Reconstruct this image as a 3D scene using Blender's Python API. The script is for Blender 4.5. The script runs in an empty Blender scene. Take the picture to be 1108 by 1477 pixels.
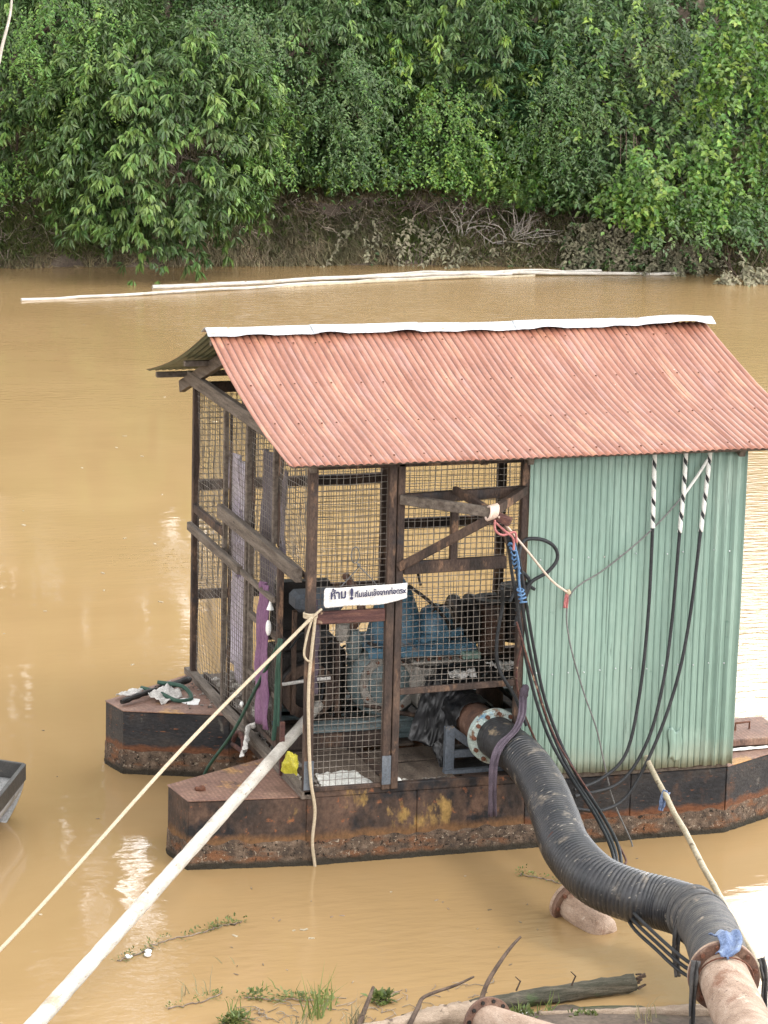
import bpy, bmesh, math, random
import numpy as np
from mathutils import Vector, Matrix, noise
random.seed(7); rng = np.random.default_rng(7)
R = math.radians
S = bpy.context.scene
COL = S.collection

# ------------------------------------------------------------------ camera
cam_d = bpy.data.cameras.new('camera'); cam = bpy.data.objects.new('camera', cam_d); COL.objects.link(cam)
PITCH, ROLL, YAW = R(12.16), R(1.43), R(17.91)
fw = Vector((math.sin(YAW)*math.cos(PITCH), math.cos(YAW)*math.cos(PITCH), -math.sin(PITCH)))
rt = Vector((math.cos(YAW), -math.sin(YAW), 0)); up = rt.cross(fw)
r2 = rt*math.cos(ROLL)+up*math.sin(ROLL); u2 = -rt*math.sin(ROLL)+up*math.cos(ROLL)
M3 = Matrix((r2, u2, -fw)).transposed()
cam.matrix_world = Matrix.Translation((-5.457, -18.41, 6.581)) @ M3.to_4x4()
cam_d.sensor_fit = 'VERTICAL'; cam_d.sensor_height = 24; cam_d.lens = 24*4322/1477
cam_d.clip_start = .1; cam_d.clip_end = 2000
S.camera = cam

# ------------------------------------------------------------------ sky, sun, exposure
SUN_EL, SUN_AZ = R(56), R(142)          # azimuth clockwise from +Y
w = bpy.data.worlds.new('World'); S.world = w; w.use_nodes = True
nt = w.node_tree; nt.nodes.clear()
N = nt.nodes.new; LK = nt.links.new
out = N('ShaderNodeOutputWorld'); bg = N('ShaderNodeBackground')
sky = N('ShaderNodeTexSky'); sky.sky_type = 'NISHITA'; sky.sun_disc = False
sky.sun_elevation = SUN_EL; sky.sun_rotation = SUN_AZ; sky.air_density = 1.0; sky.dust_density = 3.0; sky.ozone_density = 1.0
hs = N('ShaderNodeHueSaturation'); hs.inputs['Saturation'].default_value = .25
tc = N('ShaderNodeTexCoord'); mp = N('ShaderNodeMapping'); mp.inputs['Scale'].default_value = (1, 1, 2.6)
nz = N('ShaderNodeTexNoise'); nz.inputs['Scale'].default_value = 2.2; nz.inputs['Detail'].default_value = 7
cr = N('ShaderNodeValToRGB'); cr.color_ramp.elements[0].position = .36; cr.color_ramp.elements[1].position = .66
mx = N('ShaderNodeMixRGB'); mx.blend_type = 'MIX'; mx.inputs[2].default_value = (20.5, 20.3, 20.3, 1)
LK(tc.outputs['Generated'], mp.inputs[0]); LK(mp.outputs[0], nz.inputs['Vector']); LK(nz.outputs[0], cr.inputs[0])
mr = N('ShaderNodeMapRange'); mr.inputs[3].default_value = .55; mr.inputs[4].default_value = 1.0
LK(cr.outputs[0], mr.inputs[0]); LK(mr.outputs[0], mx.inputs[0])
LK(sky.outputs[0], hs.inputs['Color']); LK(hs.outputs[0], mx.inputs[1])
# thin cloud glows more towards the hidden sun
vd = N('ShaderNodeVectorMath'); vd.operation = 'DOT_PRODUCT'; LK(tc.outputs['Generated'], vd.inputs[0]); vd.inputs[1].default_value = (math.sin(SUN_AZ)*math.cos(SUN_EL), math.cos(SUN_AZ)*math.cos(SUN_EL), math.sin(SUN_EL))
gl = N('ShaderNodeMapRange'); gl.inputs[1].default_value = .1; gl.inputs[2].default_value = 1; gl.inputs[3].default_value = .8; gl.inputs[4].default_value = 2.6; LK(vd.outputs['Value'], gl.inputs[0])
vm = N('ShaderNodeVectorMath'); vm.operation = 'SCALE'; LK(mx.outputs[0], vm.inputs[0]); LK(gl.outputs[0], vm.inputs[3]); # haze whitens and brightens the lower sky all round
sz = N('ShaderNodeSeparateXYZ'); LK(tc.outputs['Generated'], sz.inputs[0]); hz = N('ShaderNodeMapRange'); hz.interpolation_type = 'SMOOTHSTEP'
hz.inputs[1].default_value = .18; hz.inputs[2].default_value = .60; hz.inputs[3].default_value = 4.2; hz.inputs[4].default_value = 1; LK(sz.outputs[2], hz.inputs[0])
vm2 = N('ShaderNodeVectorMath'); vm2.operation = 'SCALE'; LK(vm.outputs[0], vm2.inputs[0]); LK(hz.outputs[0], vm2.inputs[3]); # broad luminous cloud bank over the far shore, the one the river mirrors
vd3 = N('ShaderNodeVectorMath'); vd3.operation = 'DOT_PRODUCT'; LK(tc.outputs['Generated'], vd3.inputs[0]); vd3.inputs[1].default_value = (math.sin(R(24))*math.cos(R(20)), math.cos(R(24))*math.cos(R(20)), math.sin(R(20)))
g3n = N('ShaderNodeMapRange'); g3n.interpolation_type = 'SMOOTHSTEP'; g3n.inputs[1].default_value = .55; g3n.inputs[2].default_value = .98; g3n.inputs[3].default_value = 1; g3n.inputs[4].default_value = 3.2; LK(vd3.outputs['Value'], g3n.inputs[0])
vm3 = N('ShaderNodeVectorMath'); vm3.operation = 'SCALE'; LK(vm2.outputs[0], vm3.inputs[0]); LK(g3n.outputs[0], vm3.inputs[3]); LK(vm3.outputs[0], bg.inputs[0])
bg.inputs[1].default_value = .080; LK(bg.outputs[0], out.inputs[0])
sd = bpy.data.lights.new('sun', 'SUN'); sd.energy = 1.5; sd.angle = R(14); sd.color = (1, .95, .87)
so = bpy.data.objects.new('sun', sd); COL.objects.link(so)
sv = Vector((math.sin(SUN_AZ)*math.cos(SUN_EL), math.cos(SUN_AZ)*math.cos(SUN_EL), math.sin(SUN_EL)))
so.rotation_euler = sv.to_track_quat('Z', 'Y').to_euler(); so.location = sv*60
S.view_settings.view_transform = 'Standard'; S.view_settings.look = 'None'
S.view_settings.gamma = 1; S.view_settings.use_curve_mapping = False
S.view_settings.exposure = -0.42
S.render.engine = 'CYCLES'
try:
    S.cycles.max_bounces = 6; S.cycles.diffuse_bounces = 3; S.cycles.glossy_bounces = 3; S.cycles.transmission_bounces = 3
except Exception: pass

# ------------------------------------------------------------------ materials
def srgb(r, g, b):
    f = lambda c: (c/255/12.92) if c/255 <= .04045 else ((c/255+.055)/1.055)**2.4
    return (f(r), f(g), f(b), 1)
def L4(c): return (*c, 1) if len(c) == 3 else c
def mat(name, cols, scale=6, rough=.7, metal=0, bump=0, bscale=40, stretch=(1, 1, 1), spots=(), island=0, spec=.5, detail=6, zbands=(), coat=0, trans=0, grain=.35, groove_shade=None):
    """cols mixed by noise; spots = (colour, scale, threshold, softness, stretch); zbands = (colour, z, softness, wobble) below z"""
    m = bpy.data.materials.new(name); m.use_nodes = True; t = m.node_tree; n = t.nodes.new; l = t.links.new
    p = t.nodes['Principled BSDF']; tc = n('ShaderNodeTexCoord')
    def noi(sc, st=(1, 1, 1), det=6, off=0):
        mp = n('ShaderNodeMapping'); mp.inputs['Scale'].default_value = st; mp.inputs['Location'].default_value = (off, off*.7, off*1.3)
        l(tc.outputs['Object'], mp.inputs[0]); z = n('ShaderNodeTexNoise'); z.inputs['Scale'].default_value = sc
        z.inputs['Detail'].default_value = det; z.inputs['Roughness'].default_value = .62; l(mp.outputs[0], z.inputs['Vector']); return z.outputs[0]
    base = noi(scale, stretch, detail)
    r = n('ShaderNodeValToRGB'); e = r.color_ramp.elements
    e[0].position = .32; e[0].color = L4(cols[0]); e[1].position = .68; e[1].color = L4(cols[-1])
    for i, c in enumerate(cols[1:-1]):
        x = e.new(.32+.36*(i+1)/(len(cols)-1)); x.color = L4(c)
    l(base, r.inputs[0]); c = r.outputs[0]
    for k, s in enumerate(spots):
        col, sc, th, sf = s[:4]; st = s[4] if len(s) > 4 else (1, 1, 1)
        z = noi(sc, st, 7, 3.1*(k+1)); q = n('ShaderNodeMapRange'); q.inputs[1].default_value = th; q.inputs[2].default_value = th+sf
        l(z, q.inputs[0]); x = n('ShaderNodeMixRGB'); l(q.outputs[0], x.inputs[0]); l(c, x.inputs[1]); x.inputs[2].default_value = L4(col); c = x.outputs[0]
    for k, (col, zz, sf, wob) in enumerate(zbands):
        sx = n('ShaderNodeSeparateXYZ'); l(tc.outputs['Object'], sx.inputs[0]); z = noi(9, (1, 1, 1), 6, 9.2+k)
        a = n('ShaderNodeMath'); a.operation = 'MULTIPLY_ADD'; l(z, a.inputs[0]); a.inputs[1].default_value = wob; l(sx.outputs[2], a.inputs[2])
        q = n('ShaderNodeMapRange'); q.inputs[1].default_value = zz+wob*.5+sf; q.inputs[2].default_value = zz+wob*.5; l(a.outputs[0], q.inputs[0])
        x = n('ShaderNodeMixRGB'); l(q.outputs[0], x.inputs[0]); l(c, x.inputs[1]); x.inputs[2].default_value = L4(col); c = x.outputs[0]
    if grain:
        z = noi(scale*13, stretch, 5, 6.6); q = n('ShaderNodeMapRange'); q.inputs[1].default_value = .3; q.inputs[2].default_value = .7; q.inputs[3].default_value = 1-grain; q.inputs[4].default_value = 1+grain; l(z, q.inputs[0])
        x = n('ShaderNodeVectorMath'); x.operation = 'SCALE'; l(c, x.inputs[0]); l(q.outputs[0], x.inputs[3]); c = x.outputs[0]
    if groove_shade:      # shade in the grooves painted dark on a ribbed sheet: period, phase, half width, colour, strength
        per, ph, hw, gc, gs = groove_shade; sx = n('ShaderNodeSeparateXYZ'); l(tc.outputs['Object'], sx.inputs[0])
        a = n('ShaderNodeMath'); a.operation = 'MULTIPLY_ADD'; l(sx.outputs[0], a.inputs[0]); a.inputs[1].default_value = 1/per; a.inputs[2].default_value = ph
        b = n('ShaderNodeMath'); b.operation = 'FRACT'; l(a.outputs[0], b.inputs[0]); d = n('ShaderNodeMath'); d.operation = 'SUBTRACT'; l(b.outputs[0], d.inputs[0]); d.inputs[1].default_value = .5
        e2 = n('ShaderNodeMath'); e2.operation = 'ABSOLUTE'; l(d.outputs[0], e2.inputs[0]); q = n('ShaderNodeMapRange'); q.inputs[1].default_value = hw; q.inputs[2].default_value = hw*.35; q.inputs[4].default_value = gs; l(e2.outputs[0], q.inputs[0])
        g3_ = n('ShaderNodeMath'); g3_.operation = 'MULTIPLY'; l(q.outputs[0], g3_.inputs[0]); wz = n('ShaderNodeMapRange'); wz.inputs[1].default_value = .3; wz.inputs[2].default_value = .6; wz.inputs[3].default_value = .35; l(noi(5, (1, 1, 1), 4, 8), wz.inputs[0]); l(wz.outputs[0], g3_.inputs[1])
        x = n('ShaderNodeMixRGB'); l(g3_.outputs[0], x.inputs[0]); l(c, x.inputs[1]); x.inputs[2].default_value = L4(gc); c = x.outputs[0]
    if island:
        g = n('ShaderNodeNewGeometry'); h = n('ShaderNodeHueSaturation'); v = n('ShaderNodeMapRange')
        v.inputs[3].default_value = 1-island; v.inputs[4].default_value = 1+island; l(g.outputs['Random Per Island'], v.inputs[0])
        hh = n('ShaderNodeMapRange'); hh.inputs[3].default_value = .5-.02; hh.inputs[4].default_value = .5+.02
        m2 = n('ShaderNodeMath'); m2.operation = 'FRACT'; m3 = n('ShaderNodeMath'); m3.operation = 'MULTIPLY'; m3.inputs[1].default_value = 17.3
        l(g.outputs['Random Per Island'], m3.inputs[0]); l(m3.outputs[0], m2.inputs[0]); l(m2.outputs[0], hh.inputs[0])
        l(v.outputs[0], h.inputs['Value']); l(hh.outputs[0], h.inputs['Hue']); l(c, h.inputs['Color']); c = h.outputs[0]
    l(c, p.inputs['Base Color']); p.inputs['Metallic'].default_value = metal; p.inputs['Specular IOR Level'].default_value = spec
    rr = n('ShaderNodeMapRange'); rr.inputs[3].default_value = max(.02, rough-.12); rr.inputs[4].default_value = min(1, rough+.12); l(noi(scale*2.3, (1, 1, 1), 4, 5), rr.inputs[0]); l(rr.outputs[0], p.inputs['Roughness'])
    if bump:
        b = n('ShaderNodeBump'); b.inputs['Strength'].default_value = min(1, bump); b.inputs['Distance'].default_value = .01*max(1, bump)
        l(noi(bscale, stretch, 8, 1.7), b.inputs['Height']); l(b.outputs[0], p.inputs['Normal'])
    if coat: p.inputs['Coat Weight'].default_value = coat; p.inputs['Coat Roughness'].default_value = .15
    if trans:
        tr = n('ShaderNodeBsdfTranslucent'); ms = n('ShaderNodeMixShader'); ms.inputs[0].default_value = trans
        l(c, tr.inputs[0]); l(p.outputs[0], ms.inputs[1]); l(tr.outputs[0], ms.inputs[2]); l(ms.outputs[0], t.nodes['Material Output'].inputs[0])
    return m
rust = (.11, .045, .022); rust2 = (.20, .085, .035); orange = (.30, .13, .035)
MT = dict(
 roof=mat('faded_red_roof', [(.200, .074, .044), (.258, .102, .062), (.315, .142, .090)], 3.2, .6, 0, .25, 60, (3, .5, 1), [((.42, .21, .12), 2.6, .56, .16, (3, .5, 1)), ((.24, .10, .08), 26, .60, .08, (2, .5, 1)), ((.60, .56, .52), 34, .715, .02), ((.30, .145, .115), 4, .56, .14, (2, .4, 1))], grain=.16, groove_shade=(.0522, (1.5/.0522)+.5, .13, (.075, .028, .02), .9)),
 roof_under=mat('painted_roof_underside', [(.06, .085, .055), (.10, .13, .085)], 3, .55, 0, 0),
 ridge=mat('galvanised_ridge', [(.36, .38, .40), (.50, .52, .54)], 3, .5, .25, .15, 30, spots=[((.30, .23, .17), 9, .62, .06), ((.36, .38, .40), 4, .56, .08)]),
 green=mat('pale_green_sheet', [(.16, .248, .206), (.195, .290, .242), (.23, .32, .27)], 1.5, .5, 0, .12, 30, (2, 1, .4), [((.31, .40, .34), 3, .60, .15, (1, 1, .3)), ((.13, .22, .18), 11, .68, .08), ((.52, .56, .50), 26, .75, .02), ((.18, .14, .08), 5, .72, .06, (4, 1, .5)), ((.12, .18, .15), 16, .66, .05, (1.5, 1, .12))], grain=.07, zbands=[((.235, .245, .18), .02, .22, .16)], groove_shade=(.0485, (1.5/.0485), .10, (.05, .095, .078), .8)),
 frame=mat('rusted_frame_steel', [(.025, .021, .019), (.055, .038, .031), (.10, .066, .048)], 7, .75, 0, .5, 60, (1, 1, .4), [((.20, .12, .075), 9, .58, .1, (1, 1, .4)), ((.028, .03, .035), 4, .6, .1)]),
 wood=mat('grey_weathered_wood', [(.07, .055, .045), (.13, .107, .088), (.19, .16, .132)], 5, .85, 0, .6, 50, (6, .5, 6), [((.05, .04, .035), 12, .6, .1, (3, .6, 3))]),
 redwood=mat('dark_red_painted_wood', [(.045, .022, .022), (.085, .04, .035), (.14, .07, .05)], 8, .7, 0, .5, 60, (.5, 3, 4), [((.26, .18, .12), 13, .62, .05)]),
 mesh=mat('weld_mesh_wire', [(.10, .08, .065), (.24, .215, .185)], 6, .6, .2, 0),
 hull=mat('black_tarred_hull_plate', [(.013, .014, .017), (.026, .026, .028), (.048, .042, .038)], 2.5, .5, 0, .5, 30, (1, 1, 2), [((.085, .045, .028), 3.1, .56, .12, (1, 1, .6)), ((.12, .11, .095), 12, .64, .1, (1, 1, .5)), ((.16, .065, .03), 20, .63, .06, (.6, 1, 3))], zbands=[(rust, .205, .03, .10), ((.16, .085, .05), .16, .02, .07)]),
 hullrust=mat('rusty_brown_hull_plate', [(.02, .019, .019), (.06, .040, .031), (.115, .07, .05)], 2.8, .62, 0, .5, 30, (1, 1, .8), [((.017, .017, .019), 3.4, .50, .08, (1, 1, .8)), ((.24, .155, .055), 3.1, .61, .05, (1, 1, .5)), ((.19, .075, .035), 14, .6, .08)], zbands=[((.14, .075, .035), .19, .05, .10), ((.11, .07, .045), .15, .02, .07)]),
 crust=mat('waterline_crust', [(.04, .032, .026), (.095, .068, .05), (.17, .125, .09)], 14, .9, 0, 1.0, 70, spots=[((.15, .07, .035), 5, .52, .12, (1, 1, 2.5)), ((.30, .25, .19), 45, .60, .06), ((.02, .016, .012), 34, .58, .05)], zbands=[((.035, .030, .022), .03, .03, .04)]),
 deck=mat('rust_red_deck_plate', [(.13, .07, .05), (.19, .105, .075), (.24, .145, .10)], 4, .7, 0, .4, 60, spots=[((.09, .05, .036), 6, .58, .1), ((.34, .19, .07), 2.2, .60, .05)]),
 checker=None,
 rustpipe=mat('rusty_pipe', [(.07, .038, .028), (.13, .068, .045), (.19, .115, .08)], 6, .68, 0, .35, 50, (1, 3, 1), [((.04, .03, .026), 4, .58, .1), ((.22, .14, .10), 11, .64, .08)]),
 mudpipe=mat('mud_crusted_pipe', [(.24, .16, .11), (.35, .25, .185), (.43, .33, .255)], 5, .9, 0, .8, 50, (2.5, .6, 2.5), spots=[((.20, .095, .055), 4, .57, .1), ((.12, .07, .05), 16, .64, .05), ((.50, .42, .34), 9, .62, .08)], grain=.25),
 hose=mat('black_ribbed_rubber', [(.010, .013, .016), (.022, .023, .027), (.036, .035, .034)], 5, .42, 0, .15, 90, spots=[((.17, .145, .115), 4.5, .57, .10, (1, 1, 1)), ((.22, .20, .17), 9, .63, .05, (1, 6, 3))]),
 hosecuff=mat('smooth_black_rubber', [(.015, .016, .019), (.035, .034, .033)], 5, .55, 0, .3, 60, spots=[((.20, .155, .10), 7, .58, .1)]),
 hosegrey=mat('scuffed_grey_rubber', [(.035, .036, .04), (.065, .063, .062), (.11, .10, .088)], 6, .68, 0, .4, 60, (1, 3, 1), spots=[((.24, .20, .155), 9, .63, .08), ((.02, .02, .022), 20, .62, .06)]),
 flange=mat('pale_blue_flange_paint', [(.27, .36, .35), (.40, .45, .41)], 8, .65, 0, .3, 60, spots=[((.13, .075, .045), 11, .54, .06), ((.10, .22, .32), 6, .6, .08), ((.30, .25, .18), 5, .58, .1)]),
 bolt=mat('rusty_bolt', [(.09, .035, .02), (.17, .07, .04)], 30, .8, .2, .4, 90),
 cable=mat('black_cable', [(.018, .02, .022), (.035, .037, .04)], 6, .5, 0, 0),
 wire=mat('grey_wire', [(.09, .09, .09), (.14, .14, .135)], 6, .55, 0, 0),
 wrap=mat('white_tape', [(.55, .55, .52), (.68, .68, .65)], 20, .55),
 rope=mat('cream_rope', [(.38, .31, .21), (.52, .44, .32)], 60, .9, 0, .6, 200),
 pinkrope=mat('pinkish_rope', [(.50, .38, .31), (.62, .50, .42)], 60, .9),
 redstrap=mat('faded_red_strap', [(.30, .09, .09), (.42, .17, .16)], 20, .75, 0, .2, 90),
 bluerope=mat('blue_rope', [(.05, .13, .27), (.13, .24, .40)], 40, .75, 0, .4, 150),
 greenrope=mat('dark_green_strap', [(.012, .045, .030), (.03, .08, .055)], 20, .7),
 strap=mat('grey_purple_strap', [(.055, .042, .06), (.10, .078, .10)], 12, .85, 0, .5, 80),
 bamboo=mat('bleached_bamboo', [(.36, .33, .285), (.48, .45, .40), (.58, .55, .50)], 5, .7, 0, .5, 40, (1, 1, 5), [((.20, .165, .13), 13, .63, .05, (1.5, .5, 4)), ((.34, .28, .20), 3, .58, .1), ((.13, .11, .09), 22, .68, .03, (.5, .5, 3))], grain=.22),
 bamboo2=mat('yellowed_bamboo', [(.30, .25, .17), (.46, .40, .29)], 7, .6, 0, .4, 40, (1, 1, .5), [((.16, .12, .08), 12, .62, .06)]),
 bark=mat('bark_stripped_timber', [(.27, .20, .14), (.42, .33, .25)], 9, .85, 0, .8, 50, (1, 4, 4), spots=[((.10, .07, .05), 12, .6, .06)]),
 log=mat('old_log', [(.045, .045, .032), (.085, .08, .06), (.15, .13, .10)], 9, .9, 0, 1, 40, (.5, 4, 4), [((.07, .10, .045), 5, .56, .1), ((.38, .33, .27), 7, .68, .04, (.3, 4, 4))]),
 stick=mat('dead_stick', [(.05, .035, .028), (.14, .10, .075)], 12, .9, 0, .6, 60),
 palewood=mat('pale_dead_branch', [(.30, .27, .23), (.48, .44, .39)], 12, .85, 0, .4, 60),
 twig=mat('dry_twig', [(.15, .12, .09), (.28, .23, .18)], 4, .9, island=.4),
 plank=mat('dirty_plywood', [(.065, .05, .04), (.11, .085, .067), (.155, .125, .098)], 4, .85, 0, .5, 40, (3, .6, 1), [((.05, .04, .035), 7, .6, .1)]),
 white_sheet=mat('white_plastic', [(.62, .62, .58), (.76, .76, .72)], 6, .5, 0, .6, 16, spots=[((.30, .26, .20), 9, .68, .05)]),
 sign=mat('white_cloth_sign', [(.52, .51, .49), (.68, .67, .65)], 7, .75, 0, .5, 14, spots=[((.42, .38, .35), 18, .70, .04)]),
 ink=mat('blue_black_ink', [(.02, .022, .06), (.045, .045, .10)], 60, .8),
 blue=mat('worn_blue_machine_paint', [(.028, .075, .12), (.05, .125, .185), (.11, .20, .26)], 7, .5, 0, .3, 40, spots=[((.16, .11, .075), 6, .60, .1), ((.28, .36, .38), 13, .66, .06)]),
 paleblue=mat('dusty_blue_grey_casting', [(.08, .115, .12), (.15, .19, .195)], 7, .6, 0, .4, 40, spots=[((.13, .10, .075), 7, .58, .1)]),
 greyiron=mat('dusty_grey_casting', [(.14, .13, .115), (.24, .225, .20), (.31, .29, .26)], 8, .8, 0, .5, 40, spots=[((.09, .07, .055), 8, .6, .1)]),
 darkiron=mat('greasy_black_iron', [(.012, .012, .012), (.035, .03, .027)], 7, .5, 0, .5, 40, spots=[((.10, .055, .035), 9, .62, .08)]),
 greypaint=mat('grey_painted_bracket', [(.07, .085, .105), (.11, .125, .145)], 5, .6, 0, .2, 40, spots=[((.20, .15, .10), 12, .62, .06)]),
 blackplastic=mat('black_plastic_sheet', [(.007, .007, .008), (.012, .012, .013)], 3, .34, 0, .25, 14, spec=.5, spots=[((.14, .13, .12), 6, .70, .06)], grain=.1),
 purple=mat('faded_purple_cloth', [(.13, .06, .12), (.20, .105, .18)], 5, .9, 0, .5, 30, (1, 3, .6), island=0),
 lilac=mat('lilac_print_cloth', [(.46, .41, .50), (.60, .55, .61)], 4, .85, 0, .4, 20, spots=[((.17, .13, .23), 9, .61, .05)]),
 greycloth=mat('grey_cloth', [(.10, .085, .10), (.19, .165, .185)], 6, .9, 0, .5, 30, (3, 3, .5)),
 blueclt=mat('faded_denim_rag', [(.07, .11, .21), (.13, .18, .30), (.24, .29, .38)], 9, .9, 0, .6, 40),
 whitecloth=mat('soiled_white_rag', [(.42, .40, .37), (.62, .60, .57)], 9, .9, 0, .6, 30, spots=[((.16, .14, .12), 10, .62, .06)]),
 yellow=mat('yellow_plastic', [(.42, .37, .03), (.55, .50, .05)], 9, .5, 0, .3, 20),
 boat_black=mat('black_boat_gunwale', [(.018, .018, .018), (.045, .042, .038)], 8, .55, 0, .3, 40, spots=[((.20, .15, .11), 20, .68, .05)]),
 boat_grey=mat('grey_boat_hull', [(.20, .20, .20), (.34, .34, .34)], 6, .55, 0, .3, 30, spots=[((.10, .09, .08), 8, .62, .08)]),
 foam=mat('white_foam', [(.72, .72, .70), (.82, .82, .80)], 20, .6),
 rubble=mat('mixed_debris', [(.05, .042, .036), (.20, .18, .155), (.42, .40, .37)], 14, .8, island=.5),
)
for k_ in ('frame', 'wood', 'hull', 'hullrust', 'redwood', 'darkiron', 'crust', 'plank', 'cable', 'stick', 'log'): MT[k_].node_tree.nodes['Principled BSDF'].inputs['Specular IOR Level'].default_value = .22
# diamond tread plate
def checker():
    m = MT['deck'].copy(); m.name = 'rust_tread_plate'; t = m.node_tree; n = t.nodes.new; l = t.links.new
    p = t.nodes['Principled BSDF']; tc = n('ShaderNodeTexCoord'); mp = n('ShaderNodeMapping'); mp.inputs['Rotation'].default_value = (0, 0, R(45)); mp.inputs['Scale'].default_value = (46, 46, 1)
    v = n('ShaderNodeTexChecker'); v.inputs['Scale'].default_value = 1; l(tc.outputs['Object'], mp.inputs[0]); l(mp.outputs[0], v.inputs['Vector'])
    b = n('ShaderNodeBump'); b.inputs['Strength'].default_value = .9; b.inputs['Distance'].default_value = .006; l(v.outputs['Fac'], b.inputs['Height'])
    bc = p.inputs['Base Color'].links[0].from_socket; q_ = n('ShaderNodeMapRange'); q_.inputs[3].default_value = .84; q_.inputs[4].default_value = 1.12; l(v.outputs['Fac'], q_.inputs[0]); vs_ = n('ShaderNodeVectorMath'); vs_.operation = 'SCALE'; l(bc, vs_.inputs[0]); l(q_.outputs[0], vs_.inputs[3]); l(vs_.outputs[0], p.inputs['Base Color'])
    old = p.inputs['Normal'].links[0].from_socket; l(old, b.inputs['Normal']); l(b.outputs[0], p.inputs['Normal']); return m
MT['checker'] = checker()
# leaves
def leafmat(name, c1, c2, c3, isl=.42, rough=.40, tr=.28):
    k = 1.36 if max(c3) < .2 else 1.08; c1, c2, c3 = [(q[0]*k*1.16, q[1]*k*.99, q[2]*k*.86) for q in (c1, c2, c3)]
    return mat(name, [c1, c2, c3], 1.3, rough, 0, 0, island=isl, trans=tr, spec=.5, grain=0)
LF = dict(
 mango=leafmat('mango_leaf', (.032, .072, .024), (.048, .098, .034), (.072, .128, .046)),
 mango_young=leafmat('young_mango_leaf', (.085, .18, .05), (.12, .235, .065), (.16, .28, .09), .3),
 dark=leafmat('dark_creeper_leaf', (.030, .070, .024), (.045, .098, .034), (.072, .128, .046)),
 dark_young=leafmat('young_creeper_leaf', (.09, .19, .035), (.13, .25, .045), (.18, .28, .06), .3),
 blue=leafmat('bluish_creeper_leaf', (.024, .07, .034), (.036, .095, .045), (.05, .12, .055)),
 bright=leafmat('bright_shrub_leaf', (.045, .12, .022), (.07, .165, .032), (.10, .20, .045)),
 feather=leafmat('feathery_leaf', (.055, .12, .045), (.075, .15, .06), (.10, .18, .075)),
 mud=leafmat('mud_coated_leaf', (.085, .10, .07), (.15, .165, .12), (.22, .235, .18), .35, .85, .1),
 grass=leafmat('bank_grass_blade', (.065, .115, .035), (.10, .15, .05), (.14, .18, .075), .4, .7),
 drygrass=leafmat('dry_grass_blade', (.14, .15, .09), (.22, .22, .15), (.30, .29, .21), .4, .85, .12),
 weed=leafmat('water_weed_leaf', (.06, .095, .03), (.09, .135, .045), (.14, .175, .07), .35),
)

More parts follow.
